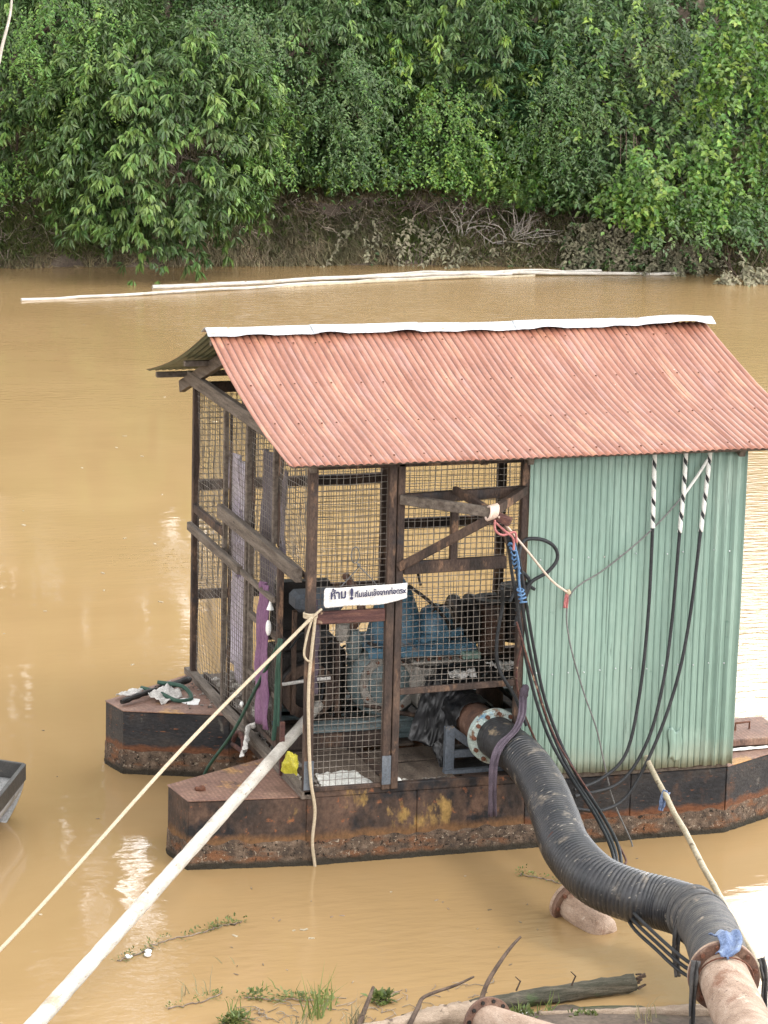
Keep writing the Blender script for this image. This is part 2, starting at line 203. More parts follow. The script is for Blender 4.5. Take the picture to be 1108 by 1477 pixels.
# ------------------------------------------------------------------ geometry helpers
def origin(parent):
    return Vector(parent['_o']) if parent is not None and '_o' in parent else None
class MB:
    def __init__(s): s.v = []; s.f = []; s.sm = []
    def add(s, v, f, smooth=False):
        b = len(s.v); s.v += [tuple(x) for x in v]; s.f += [tuple(i+b for i in q) for q in f]; s.sm += [smooth]*len(f); return s
    def box(s, c, d, rot=None, jit=0):
        c = Vector(c); h = [x/2 for x in d]; vs = []
        for x in (-1, 1):
            for y in (-1, 1):
                for z in (-1, 1):
                    p = Vector((x*h[0], y*h[1], z*h[2]))
                    if jit: p += Vector([random.uniform(-jit, jit) for _ in range(3)])
                    if rot: p = rot @ p
                    vs.append(c+p)
        return s.add(vs, [(0, 1, 3, 2), (4, 6, 7, 5), (0, 4, 5, 1), (2, 3, 7, 6), (0, 2, 6, 4), (1, 5, 7, 3)])
    def bar(s, a, b, w, h=None, upv=(0, 0, 1)):
        a = Vector(a); b = Vector(b); h = h or w; d = (b-a); L = d.length; d.normalize(); u = Vector(upv)
        if abs(d.dot(u)) > .98: u = Vector((0, 1, 0))
        x = d.cross(u).normalized(); z = x.cross(d).normalized(); rot = Matrix((x, d, z)).transposed()
        return s.box((a+b)/2, (w, L, h), rot)
    def tube(s, pts, r, n=8, caps=True, smooth=True):
        P = [Vector(p) for p in pts]; k = len(P); rr = r if isinstance(r, (list, tuple)) else [r]*k
        T = [(P[min(i+1, k-1)]-P[max(i-1, 0)]).normalized() for i in range(k)]
        u = Vector((0, 0, 1)) if abs(T[0].z) < .9 else Vector((0, 1, 0)); u = (u-T[0]*u.dot(T[0])).normalized(); vs = []; fs = []
        for i in range(k):
            u = (u-T[i]*u.dot(T[i])).normalized(); b = T[i].cross(u)
            for j in range(n):
                a = 2*math.pi*j/n; vs.append(P[i]+(u*math.cos(a)+b*math.sin(a))*rr[i])
        for i in range(k-1):
            for j in range(n): fs.append((i*n+j, i*n+(j+1) % n, (i+1)*n+(j+1) % n, (i+1)*n+j))
        s.add(vs, fs, smooth)
        if caps:
            s.add([vs[j] for j in range(n)][::-1], [tuple(range(n))]); s.add([vs[(k-1)*n+j] for j in range(n)], [tuple(range(n))])
        return s
    def prism(s, poly, z0, z1, top=True, bot=True):
        n = len(poly); vs = [(x, y, z0) for x, y in poly]+[(x, y, z1) for x, y in poly]; fs = [(i, (i+1) % n, n+(i+1) % n, n+i) for i in range(n)]
        if top: fs.append(tuple(range(n, 2*n)))
        if bot: fs.append(tuple(range(n))[::-1])
        return s.add(vs, fs)
    def ring(s, c, axis, r0, r1, t, n=32):
        a = Vector(axis).normalized(); u = a.orthogonal().normalized(); b = a.cross(u); c = Vector(c); vs = []; fs = []
        for i in range(n):
            e = u*math.cos(2*math.pi*i/n)+b*math.sin(2*math.pi*i/n)
            vs += [c+e*r0-a*t/2, c+e*r1-a*t/2, c+e*r1+a*t/2, c+e*r0+a*t/2]
        for i in range(n):
            j = (i+1) % n
            for k in range(4): fs.append((i*4+k, j*4+k, j*4+(k+1) % 4, i*4+(k+1) % 4))
        return s.add(vs, fs)
    def grid(s, fn, nu, nv, smooth=True):
        vs = [fn(i/nu, j/nv) for i in range(nu+1) for j in range(nv+1)]
        fs = [(i*(nv+1)+j, (i+1)*(nv+1)+j, (i+1)*(nv+1)+j+1, i*(nv+1)+j+1) for i in range(nu) for j in range(nv)]
        return s.add(vs, fs, smooth)
    def blob(s, c, r, nz_=.25, seg=10, sc=4):
        c = Vector(c); vs = []; fs = []; o = random.random()*50
        r = Vector(r) if hasattr(r, '__len__') else Vector((r, r, r))
        for i in range(seg+1):
            th = math.pi*i/seg
            for j in range(seg*2):
                ph = math.pi*j/seg; d = Vector((math.sin(th)*math.cos(ph), math.sin(th)*math.sin(ph), math.cos(th)))
                k = 1+nz_*noise.noise(d*sc*.5+Vector((o, o, o))); vs.append(c+Vector((d.x*r.x, d.y*r.y, d.z*r.z))*k)
        m = seg*2
        for i in range(seg):
            for j in range(m): fs.append((i*m+j, (i+1)*m+j, (i+1)*m+(j+1) % m, i*m+(j+1) % m))
        return s.add(vs, fs, True)
    def build(s, name, m, parent=None, solid=0, bevel=0, recalc=True, **props):
        o0 = origin(parent)
        A = np.array(s.v, dtype=float)
        if o0 is None:
            o0 = Vector(((A[:, 0].min()+A[:, 0].max())/2, (A[:, 1].min()+A[:, 1].max())/2, A[:, 2].min()))
            if props.get('origin') is not None: o0 = Vector(props['origin'])
        me = bpy.data.meshes.new(name); me.from_pydata([tuple(x) for x in (A-np.array(o0))], [], s.f)
        me.polygons.foreach_set('use_smooth', s.sm); me.update()
        if recalc:
            bm = bmesh.new(); bm.from_mesh(me); bmesh.ops.recalc_face_normals(bm, faces=bm.faces); bm.to_mesh(me); bm.free()
        ms = m if isinstance(m, (list, tuple)) else [m]
        for q in ms: me.materials.append(MT[q] if isinstance(q, str) else q)
        o = bpy.data.objects.new(name, me); COL.objects.link(o)
        if parent is not None: o.parent = parent
        else: o.location = o0
        o['_o'] = tuple(o0)
        if solid: md = o.modifiers.new('thick', 'SOLIDIFY'); md.thickness = solid; md.offset = 0
        if bevel:
            md = o.modifiers.new('bevel', 'BEVEL'); md.width = bevel; md.segments = 1; md.limit_method = 'ANGLE'; md.angle_limit = R(40)
        for k, v in props.items():
            if k != 'origin': o[k] = v
        return o
def thing(name, loc, label, cat, group=None):
    o = bpy.data.objects.new(name, None); COL.objects.link(o); o.location = loc; o['_o'] = tuple(loc); o.empty_display_size = .2
    o['label'] = label; o['category'] = cat
    if group: o['group'] = group
    return o
def one(mb, name, m, label, cat, group=None, **k):
    p = dict(label=label, category=cat)
    if group: p['group'] = group
    return mb.build(name, m, None, **k, **p)
def curve(pts, n=10):
    """catmull-rom through pts"""
    P = [Vector(p) for p in pts]; Q = [P[0]*2-P[1]]+P+[P[-1]*2-P[-2]]; o = []
    for i in range(1, len(Q)-2):
        for k in range(n):
            t = k/n; a, b, c, d = Q[i-1], Q[i], Q[i+1], Q[i+2]
            o.append(.5*((2*b)+(c-a)*t+(2*a-5*b+4*c-d)*t*t+(3*b-a-3*c+d)*t**3))
    o.append(P[-1]); return o
def npmesh(name, V, F, m, parent=None, matidx=None, smooth=False, **props):
    o0 = np.array(origin(parent) if parent is not None else (0, 0, 0)); V = np.asarray(V, dtype=np.float32)-o0.astype(np.float32); F = np.asarray(F, dtype=np.int32)
    me = bpy.data.meshes.new(name); me.vertices.add(len(V)); me.vertices.foreach_set('co', V.ravel())
    k = F.shape[1]; me.loops.add(F.size); me.loops.foreach_set('vertex_index', F.ravel()); me.polygons.add(len(F))
    me.polygons.foreach_set('loop_start', np.arange(0, F.size, k, dtype=np.int32))
    for q in (m if isinstance(m, (list, tuple)) else [m]): me.materials.append(q if not isinstance(q, str) else MT[q])
    if matidx is not None: me.polygons.foreach_set('material_index', np.asarray(matidx, dtype=np.int32))
    me.update(calc_edges=True); me.validate()
    o = bpy.data.objects.new(name, me); COL.objects.link(o)
    if parent is not None: o.parent = parent
    for a, b in props.items(): o[a] = b
    return o

# ================================================================== SETTING
def fbm(x, y, s=1.0, o=0):
    return noise.fractal(Vector((x*s+o, y*s-o, o*.37)), 1, 2, 5)
BX = [-200, 3.48, 5.78, 9.93, 12.77, 14.94, 15.83, 20, 200]; BY = [31.5, 30.0, 29.9, 29.7, 28.9, 28.0, 27.0, 25.5, 24]
def bank(x): return float(np.interp(x, BX, BY))
def shore(x): return -2.80+.10*math.sin(x*2.1+.6)+(.0 if -1.5 < x < .9 else -.25*min(3, max(x-.9, -1.5-x)))
def ground(x, y):
    b = bank(x)+.18*fbm(x, 0, .8, 4)
    if y > b-2:
        d = y-b
        if d < 0: z = -1.2+1.2*(d+2)/2
        elif d < .7: z = 1.0*d/.7*(.8+.3*fbm(x, 0, .9, 8))
        elif d < 4.5: z = 1.0+(d-.7)*1.03
        else: z = 4.9+(d-4.5)*.02
        return z+.14*fbm(x, y, 1.3)*(1 if d > -.3 else .2)
    s = shore(x); d = s-y
    if d > -1.6: z = max(-1.2, .10*d-.004 if d > 0 else d*.7) if d < 1 else .10+(d-1)*.30
    else: z = -1.2
    if d > 1: z = min(z, 4.6)
    return z+.025*fbm(x, y, 3)*(1 if d > -.4 else 0)
xs = np.concatenate([np.linspace(-400, -12, 12), np.linspace(-8, 24, 150), np.linspace(30, 400, 12)])
ys = np.concatenate([np.linspace(-120, -22, 6), np.linspace(-19, -4.5, 14), np.linspace(-4.2, -1.6, 40), np.linspace(-.8, 24, 10), np.linspace(25, 36, 60), np.linspace(38, 60, 8), np.linspace(90, 600, 6)])
V = [(x, y, ground(x, y)) for x in xs for y in ys]; ny = len(ys)
F = [(i*ny+j, (i+1)*ny+j, (i+1)*ny+j+1, i*ny+j+1) for i in range(len(xs)-1) for j in range(ny-1)]
soil = mat('bank_soil', [(.075, .056, .042), (.12, .09, .068), (.18, .14, .105)], 2.2, .92, 0, 1.5, 12, spots=[((.04, .055, .02), 1.3, .55, .12), ((.20, .155, .11), 9, .66, .08)])
npmesh('ground', V, F, soil, kind='structure')
# water
def watermat():
    m = bpy.data.materials.new('muddy_river_water'); m.use_nodes = True; t = m.node_tree; n = t.nodes.new; l = t.links.new; p = t.nodes['Principled BSDF']
    tc = n('ShaderNodeTexCoord')
    def noi(sc, st, det=4, rot=0, dist=0):
        mp = n('ShaderNodeMapping'); mp.inputs['Scale'].default_value = st; mp.inputs['Rotation'].default_value = (0, 0, rot); l(tc.outputs['Object'], mp.inputs[0])
        z = n('ShaderNodeTexNoise'); z.inputs['Scale'].default_value = sc; z.inputs['Detail'].default_value = det; z.inputs['Distortion'].default_value = dist; l(mp.outputs[0], z.inputs['Vector']); return z.outputs[0]
    r = n('ShaderNodeValToRGB'); e = r.color_ramp.elements; e[0].position = .3; e[0].color = (.305, .202, .094, 1); e[1].position = .7; e[1].color = (.345, .232, .112, 1)
    l(noi(.35, (1, 1, 1), 5, 0, 1.5), r.inputs[0]); l(r.outputs[0], p.inputs['Base Color'])
    p.inputs['Roughness'].default_value = .03; p.inputs['IOR'].default_value = 1.33; p.inputs['Specular IOR Level'].default_value = .5
    mask = n('ShaderNodeMapRange'); mask.inputs[1].default_value = .50; mask.inputs[2].default_value = .72; mask.inputs[3].default_value = .05; mask.inputs[4].default_value = 1
    l(noi(.16, (1, 1, 1), 3), mask.inputs[0])
    # breezier water off the right-hand end of the float
    sx = n('ShaderNodeSeparateXYZ'); l(tc.outputs['Object'], sx.inputs[0]); mr = n('ShaderNodeMapRange'); mr.inputs[1].default_value = 2.4; mr.inputs[2].default_value = 5.5; l(sx.outputs[0], mr.inputs[0])
    mr.inputs[4].default_value = .9; mxx = n('ShaderNodeMath'); mxx.operation = 'MAXIMUM'; l(mask.outputs[0], mxx.inputs[0]); l(mr.outputs[0], mxx.inputs[1])
    a = n('ShaderNodeMath'); a.operation = 'MULTIPLY'; l(noi(7, (.6, 1.6, 1), 5, .3), a.inputs[0]); l(mxx.outputs[0], a.inputs[1])
    b2 = n('ShaderNodeMath'); b2.operation = 'MULTIPLY_ADD'; l(noi(1.6, (1, 1.5, 1), 3, -.2), b2.inputs[0]); b2.inputs[1].default_value = .22; l(a.outputs[0], b2.inputs[2])
    bp = n('ShaderNodeBump'); bp.inputs['Strength'].default_value = .24; bp.inputs['Distance'].default_value = .055; l(b2.outputs[0], bp.inputs['Height']); l(bp.outputs[0], p.inputs['Normal'])
    return m
MB().add([(-400, -6, 0), (400, -6, 0), (400, 36, 0), (-400, 36, 0)], [(0, 1, 2, 3)]).build('river_water', watermat(), None, origin=(0, 0, 0), kind='structure')

# ================================================================== VEGETATION
def nrm(a): return a/np.maximum(1e-6, np.linalg.norm(a, axis=1, keepdims=True))
def leaves(B, D, U, L, W, fold=.25):
    """folded 2-triangle-per-side leaves: base B, direction D, approximate up U; L, W arrays -> V, F"""
    D = nrm(D); Sd = nrm(np.cross(D, U)); Nn = np.cross(Sd, D); L = L[:, None]; W = W[:, None]
    mid = B+D*L*.45-Nn*W*.0; tip = B+D*L-Nn*L*.12
    l = mid+Sd*W*.5+Nn*W*fold; r = mid-Sd*W*.5+Nn*W*fold
    V = np.stack([B, l, tip, r], 1).reshape(-1, 3); n = len(B); k = np.arange(n)[:, None]*4
    F = np.concatenate([k+np.array([[0, 1, 2]]), k+np.array([[0, 2, 3]])], 1).reshape(-1, 3)
    return V, F
def whorls(C, O, K, L, W, droop=.55, rg=rng):
    """C centres, O outward directions"""
    n = len(C); C = np.repeat(C, K, 0); O = np.repeat(nrm(O), K, 0)
    rad = nrm(rg.normal(size=(n*K, 3))); D = O*.55+rad*.75+np.array([0, 0, -droop]); U = O*.6+np.array([0, 0, 1.0])+rg.normal(size=(n*K, 3))*.25
    Ls = L*np.repeat(rg.uniform(.55, 1.25, n), K)*rg.uniform(.7, 1.25, n*K); return leaves(C+rad*.02, D, U, Ls, W*rg.uniform(.7, 1.2, n*K))
def crown_sprays(c, r, nb, rg, front=True):
    """branch tips on an uneven ellipsoid, biased to the river side"""
    d = nrm(rg.normal(size=(nb, 3)));
    if front: d[:, 1] = -np.abs(d[:, 1])*1.0+.25*rg.random(nb)
    d = nrm(d); k = rg.uniform(.55, 1.0, nb)**.6
    lump = np.array([1+.28*noise.noise(Vector(x*1.9)+Vector(c)) for x in d])
    P = np.array(c)+d*np.array(r)*(k*lump)[:, None]; return P, d
def merge(parts):
    Vs = []; Fs = []; Ms = []; b = 0
    for V, F, m in parts: Vs.append(V); Fs.append(F+b); Ms.append(np.full(len(F), m)); b += len(V)
    return np.concatenate(Vs), np.concatenate(Fs), np.concatenate(Ms)
def limbs(c, r, base, rg, n=7, rad=.09):
    rad = rad if r[0] > 1.3 else .03
    mb = MB(); c = Vector(c); base = Vector(base); top = c+Vector((0, .2, r[2]*.3))
    mb.tube(curve([base, base.lerp(top, .5)+Vector((rg.uniform(-.2, .2), .1, 0)), top], 5), [rad*(1-.055*i) for i in range(11)], 7)
    for i in range(n):
        d = Vector(nrm(rg.normal(size=(1, 3)))[0]); d.y = -abs(d.y)*.8; s = base.lerp(top, rg.uniform(.35, .95)); e = c+Vector((d.x*r[0], d.y*r[1], d.z*r[2]))*.8
        mb.tube(curve([s, s.lerp(e, .5)+Vector((0, 0, .25)), e], 4), [rad*.5*(1-.09*k) for k in range(9)], 5)
    return mb
def tree(name, label, cat, c, r, nb, mats, style, group=None, seed=1, base=None, young=.2, L=.19, W=.055, front=True, limbn=7, zmin=None):
    rg = np.random.default_rng(seed); gx, gy = c[0], c[1]+r[1]*.5
    gy = max(gy, bank(gx)+1.5)+(1.2 if zmin is not None else 0); base = base or (gx, gy, ground(gx, gy)-.1); t = thing(name, base, label, cat, group)
    limbs((c[0], c[1]+.35*r[1], c[2]), (r[0], r[1]*.7, r[2]), base, rg, limbn).build('trunk', 'stick', t)
    P, d = crown_sprays(c, r, nb, rg, front); parts = []
    if style == 'whorl':
        C = []; O = []; Y = []
        for p, q in zip(P, d):
            m = rg.integers(5, 10); tip = rg.random() < young; ln = rg.uniform(.35, .8); side = nrm(np.array([[q[0]+rg.normal()*.5, q[1]*.8, -.1+rg.normal()*.2]]))[0]
            for k in range(m):
                s = k/(m-1); C.append(p+side*ln*s+np.array([0, 0, -.35*ln*s*s])+rg.normal(size=3)*.05); O.append(side+np.array([0, 0, -.3])); Y.append(tip and s > .55)
        C = np.array(C); O = np.array(O); Y = np.array(Y)
        V, F = whorls(C[~Y], O[~Y], 9, L, W, .5, rg); parts.append((V, F, 0))
        if Y.any(): V, F = whorls(C[Y], O[Y], 9, L*1.05, W*1.1, .75, rg); parts.append((V, F, 1))
    elif style == 'vine':
        B = []; D = []; Yy = []
        for p, q in zip(P, d):
            ln = rg.uniform(.35, 1.1); n = int(ln/.028); off = rg.normal(size=2)*.06; tip = rg.random() < young; x = p.copy(); drift = rg.normal(size=3)*.012
            for k in range(n):
                x = x+drift+np.array([0, -.004, -.026])+rg.normal(size=3)*.016; B.append(x.copy()); D.append(np.array([rg.normal(), -.5+rg.normal()*.4, -.5+rg.normal()*.3])); Yy.append(tip and k/n > rg.uniform(.2, .8))
        B = np.array(B); D = np.array(D); Yy = np.array(Yy); U = np.array([0, -.7, 1.0])+rg.normal(size=D.shape)*.3
        Ls = L*rg.uniform(.55, 1.25, len(B)); Ws = W*rg.uniform(.7, 1.2, len(B))
        V, F = leaves(B[~Yy], D[~Yy], U[~Yy], Ls[~Yy], Ws[~Yy]); parts.append((V, F, 0))
        if Yy.any(): V, F = leaves(B[Yy], D[Yy], U[Yy], Ls[Yy], Ws[Yy]); parts.append((V, F, 1))
    elif style == 'frond':
        B = []; D = []; U = []
        for p, q in zip(P, d):
            ln = rg.uniform(.35, .65); side = nrm(np.array([[q[0]+rg.normal()*.8, -abs(q[1])*.6, .15]]))[0]; n = 14
            sd = nrm(np.cross([side], [[0, 0, 1]]))[0]
            for k in range(n):
                s = k/n; x = p+side*ln*s+np.array([0, 0, -.55*ln*s*s])
                for g in (-1, 1): B.append(x); D.append(sd*g+side*.3+np.array([0, 0, -.25])); U.append([0, -.3, 1])
        B = np.array(B); V, F = leaves(B, np.array(D), np.array(U, float), L*rg.uniform(.7, 1.1, len(B)), W*rg.uniform(.8, 1.1, len(B))); parts.append((V, F, 0))
    V, F, Mi = merge(parts)
    if zmin is not None:        # ragged lower edge where the creepers stop above the bare bank
        q = V[::4]; lim = np.array([zmin+.30*noise.noise(Vector((a[0]*1.6, 3, 0)))+.22*noise.noise(Vector((a[0]*6, 1, 0))) for a in q]); lim[:] -= .35*(rg.random(len(lim)) < .03)
        keep = q[:, 2] > lim; idx = np.repeat(keep, 1); f4 = F[:, 0]//4; F = F[idx[f4]]; Mi = Mi[idx[f4]]
        use = np.repeat(keep, 4); new = np.cumsum(use)-1; V = V[use]; F = new[F]
    npmesh('crown', V, F, [LF[m] for m in mats], t, Mi)
    return t
def fx(px): return 3.1+.0117*px          # where things seen at that column stand along the far bank
def fz(py): return 4.48-.01195*py
def far(px, py, y): return (fx(px)+(y-28)*.35, y, fz(py)+(28-y)*-.045)
g1 = 'trees and creepers crowding the far bank'
tree('mango_tree', 'big broad-leaved tree at far left with drooping light green leaf tips reaching the water', 'tree', far(205, 175, 28.6), (1.75, 1.1, 1.85), 410, ['mango', 'mango_young'], 'whorl', g1, 1, young=.42, L=.165, W=.050)
tree('mango_tree', 'dark broad-leaved tree at the far left edge behind the pale bare branch', 'tree', far(20, 130, 30.20), (1.7, 1.0, 2.3), 330, ['mango', 'mango_young'], 'whorl', g1, 2, young=.12, L=.155, W=.048, zmin=1.45)
tree('mango_tree', 'tall dark green tree right of the big drooping left tree', 'tree', far(430, 110, 30.30), (1.5, 1.1, 2.2), 340, ['dark', 'mango_young'], 'whorl', g1, 3, young=.10, L=.145, W=.044, zmin=1.45)
tree('creeper_tree', 'tree hung with long leafy creepers in the middle of the far bank', 'tree', far(560, 130, 30.40), (1.8, 1.0, 2.2), 430, ['dark', 'dark_young'], 'vine', g1, 4, young=.22, L=.125, W=.06, zmin=1.35)
tree('leafy_tree', 'dark pointed-leaf tree at the top middle of the far bank', 'tree', far(640, 60, 30.10), (1.6, 1.0, 1.5), 260, ['dark', 'dark_young'], 'whorl', g1, 5, young=.16, L=.16, W=.045, zmin=1.2)
tree('feathery_tree', 'tree with drooping rows of tiny feathery leaflets right of centre near the top', 'tree', far(760, 110, 29.60), (.95, .7, 1.15), 210, ['blue'], 'frond', g1, 6, L=.085, W=.034, zmin=1.1)
tree('leafy_shrub', 'bright green leafy shrub under the feathery tree', 'shrub', far(715, 205, 29.50), (.85, .6, .75), 110, ['bright', 'dark_young'], 'vine', g1, 7, young=.3, L=.11, W=.055, zmin=1.1)
tree('creeper_tree', 'tree smothered in yellow-green tipped creepers at upper right of centre', 'tree', far(890, 130, 29.3), (1.8, 1.1, 2.1), 460, ['dark', 'dark_young'], 'vine', g1, 8, young=.33, L=.13, W=.062, zmin=0.95)
tree('creeper_tree', 'tall bright creeper curtain at the far right edge', 'tree', far(1070, 110, 27.6), (.95, .8, 2.0), 240, ['bright', 'dark_young'], 'vine', g1, 9, young=.4, L=.12, W=.075, zmin=.75)
tree('leafy_shrub', 'rounded shrub with light tips in front of the right-hand creepers', 'shrub', far(960, 230, 27.2), (1.0, .6, .65), 130, ['bright', 'dark_young'], 'vine', g1, 10, young=.35, L=.115, W=.07, zmin=.9)
tree('leafy_shrub', 'dark bushy shrub at lower right above the muddy leaves', 'shrub', far(1010, 300, 27.1), (1.25, .6, .75), 170, ['dark', 'bright'], 'vine', g1, 11, young=.15, L=.10, W=.055, zmin=.62)
tree('leafy_shrub', 'dark green creeper mound on the bank right of centre', 'shrub', far(850, 255, 29.20), (1.35, .6, .8), 170, ['dark', 'bright'], 'vine', g1, 12, young=.2, L=.10, W=.055, zmin=1.05)
tree('feathery_shrub', 'pale fine-leaved bush over the dry brushwood', 'shrub', far(725, 262, 29.30), (.8, .5, .42), 130, ['feather'], 'frond', g1, 13, L=.055, W=.013, zmin=1.0)
tree('leafy_shrub', 'low green creeper under the middle trees above the bare bank', 'shrub', far(520, 215, 30.20), (1.6, .6, .55), 200, ['dark', 'dark_young'], 'vine', g1, 14, young=.25, L=.11, W=.055, zmin=1.3)
tree('creeper_shrub', 'leafy creeper hanging over the bare earth right of the big left tree', 'shrub', far(395, 205, 30.10), (.8, .5, .8), 90, ['dark', 'dark_young'], 'vine', g1, 15, young=.12, L=.12, W=.055, zmin=1.45)
for k, (px, py, y, rx, rz, n_, lab) in enumerate([(90, 60, 28.6, 1.1, .9, 170, 'fine-leaved creeper draped over the top of the far left trees'), (300, 60, 28.4, .9, .8, 150, 'fine-leaved creeper hanging at the top right of the big left tree'), (345, 150, 28.3, .5, 1.0, 110, 'narrow fine-leaved creeper curtain right of the big left tree'), (480, 150, 28.9, .45, 1.2, 120, 'narrow yellowish creeper column left of the middle of the far bank'), (620, 190, 28.9, .6, .9, 120, 'fine-leaved creeper column in the middle of the far bank'), (800, 160, 28.6, .7, .9, 140, 'fine-leaved creeper over the right-hand trees'), (20, 250, 28.9, .8, .6, 90, 'fine-leaved creeper at the far left above the grassy bank')]):
    tree('fine_creeper', lab, 'creeper', far(px, py, y), (rx, .45, rz), n_, [['bright', 'dark_young'], ['dark', 'bright']][k % 2], 'vine', 'fine-leaved creepers over the far trees', 80+k, young=.25, L=[.075, .065, .08][k % 3], W=[.034, .04, .03][k % 3], limbn=3, zmin=1.4)
for k, (px, py, rx, rz) in enumerate([(560, 335, 1.0, .28), (700, 350, .9, .2), (880, 335, .85, .42), (1000, 350, .6, .32), (1080, 375, .6, .38)]):
    lab = ['drooping grey mud-coated leaves under the bare bank in the middle', 'thin mud-coated leaves below the dry brushwood', 'mud-coated bush at the water right of the brushwood', 'mud-coated bush left of the dark gap at lower right', 'mud-coated bush dipping into the water at the far right edge'][k]
    yy = bank(fx(px)+.3)-[0, 0, -.15, -.15, .35][k]
    tree('muddy_shrub', lab, 'shrub', far(px, py, yy), (rx, .2, rz), [22, 18, 150, 130, 150][k], ['mud', 'dark'], 'vine', 'mud-coated bushes at the waterline', 30+k, young=.2, L=.10, W=.05, limbn=3)
# taller trees standing on top of the bank behind (crowns above the picture, seen mirrored in the river)
for k, (x, y, h, r) in enumerate([(-10, 37, 15.5, 4.2), (-3.5, 36.8, 15, 3.9), (2.6, 37, 17.6, 4.5), (7.0, 36.5, 20.5, 4.6), (12.2, 36, 20.5, 4.6), (16.0, 37.5, 19.5, 3.7), (22.8, 39.5, 9.2, 3.0), (29, 39, 10, 3.6)]):
    lab = ['tall round tree beyond the far bank, well left of the picture', 'tall tree beyond the far bank, left of the picture', 'tree on top of the bank behind the big drooping tree', 'tall tree on top of the bank behind the middle creepers', 'tall tree on top of the bank behind the right creepers', 'tall tree on top of the bank at the right edge', 'low tree beyond the bank, right of the picture', 'low broad tree beyond the bank, well right of the picture'][k]
    rg = np.random.default_rng(60+k); t = thing('bank_tree', (x, y, ground(x, y)-.1), lab, 'tree', 'trees on top of the far bank')
    rz = (h-4.6)/2; c = (x, y, h-rz); limbs(c, (r, r, rz), (x, y, ground(x, y)-.1), rg, 8, .2).build('trunk', 'stick', t)
    P, d = crown_sprays(c, (r, r*.8, rz), int(14*r*rz)+250, rg, False); Cc = (P[:, None, :]+rg.normal(size=(len(P), 5, 3))*.3).reshape(-1, 3)
    V, F = whorls(Cc, np.repeat(d, 5, 0), 7, .44, .17, .4, rg); npmesh('crown', V, F, [LF['dark']], t)
# undergrowth on the bank face: one uncountable mass
def undergrowth():
    rg = np.random.default_rng(77); n = 15000; x = rg.uniform(1.0, 19, n); dd = rg.uniform(1.5, 5.0, n); y = np.array([bank(a) for a in x])+dd
    z = np.array([ground(a, b) for a, b in zip(x, y)])+rg.uniform(.02, .35, n)
    C = np.stack([x, y, z], 1); V, F = whorls(C, np.tile([0, -1, .3], (n, 1)), 7, .13, .055, .3, rg)
    npmesh('undergrowth', V, F, LF['dark'], kind='stuff')
undergrowth()
def blades(name, m, x0, x1, n, d0, d1, L, seed, hang=.9, W=.012, kind='stuff', dens=None):
    rg = np.random.default_rng(seed); x = rg.uniform(x0, x1, n); dd = rg.uniform(d0, d1, n)
    if dens is not None:
        keep = np.array([noise.noise(Vector((a*1.2, b*1.5, seed))) for a, b in zip(x, dd)]) > dens; x = x[keep]; dd = dd[keep]; n = len(x)
    y = np.array([bank(a) for a in x])+dd; z = np.array([ground(a, b) for a, b in zip(x, y)]); B = np.stack([x, y, z], 1)
    a = rg.normal(size=(n, 3))*np.array([.5, .25, .25])+np.array([0, -.45, .9]); a = nrm(a); l = (L*rg.uniform(.5, 1.3, n))[:, None]
    w = (W*rg.uniform(.6, 1.3, n))[:, None]*nrm(np.cross(a, [[0, 1, .3]])); M1 = B+a*l*.5; T = B+a*l*.75+np.array([0, -.25, -.35*hang])*l+rg.normal(size=(n, 3))*.3*l*np.array([1, .3, .3])
    V = np.stack([B-w, B+w, M1+w, M1-w, T], 1).reshape(-1, 3); k = np.arange(n)[:, None]*5
    F = np.concatenate([k+np.array([[0, 1, 2]]), k+np.array([[0, 2, 3]]), k+np.array([[3, 2, 4]])], 1).reshape(-1, 3)
    return npmesh(name, V, F, LF[m], kind=kind)
blades('bank_grass', 'grass', 2, 19, 14000, .25, 2.2, .42, 5, dens=-.12, W=.009)
blades('bank_grass', 'grass', 2, 5.6, 6000, .1, 2.2, .55, 8, W=.008); blades('bank_grass', 'grass', 7.0, 10.5, 5000, .1, 1.6, .36, 18, W=.008); blades('bank_grass', 'grass', 10, 18, 9000, .0, 1.5, .34, 28, W=.008); blades('dry_grass', 'drygrass', 6.2, 10.2, 12000, -.12, .9, .34, 19, W=.009, hang=1.4)
blades('dry_grass', 'drygrass', 2, 19, 30000, -.10, 1.7, .36, 6, dens=-.25, W=.009)
def litter(name, m, n, seed, L, r, x0, x1, d0, d1):
    rg = np.random.default_rng(seed); mb = MB()
    for i in range(n):
        x = rg.uniform(x0, x1); d = rg.uniform(d0, d1); y = bank(x)+d; z = max(.02, ground(x, y)+rg.uniform(.1, .5)); p = Vector((x, y-.1, z)); dr = Vector((rg.normal(), -.3, -.9+rg.normal()*.5)).normalized(); pts = [p]
        for k in range(4): dr = (dr+Vector(rg.normal(size=3))*.35).normalized(); p = p+dr*L*rg.uniform(.6, 1.2)/4; pts.append(Vector((p.x, p.y, max(p.z, -.05))))
        mb.tube(pts, [r, r*.9, r*.7, r*.5, r*.3], 3, False)
    mb.build(name, m, None, recalc=False, kind='stuff')
litter('dry_twigs', 'twig', 1000, 4, .6, .006, 2.5, 18, .05, 1.2)
litter('hanging_roots', 'twig', 420, 9, 1.1, .009, 6.2, 14, .6, 1.8)
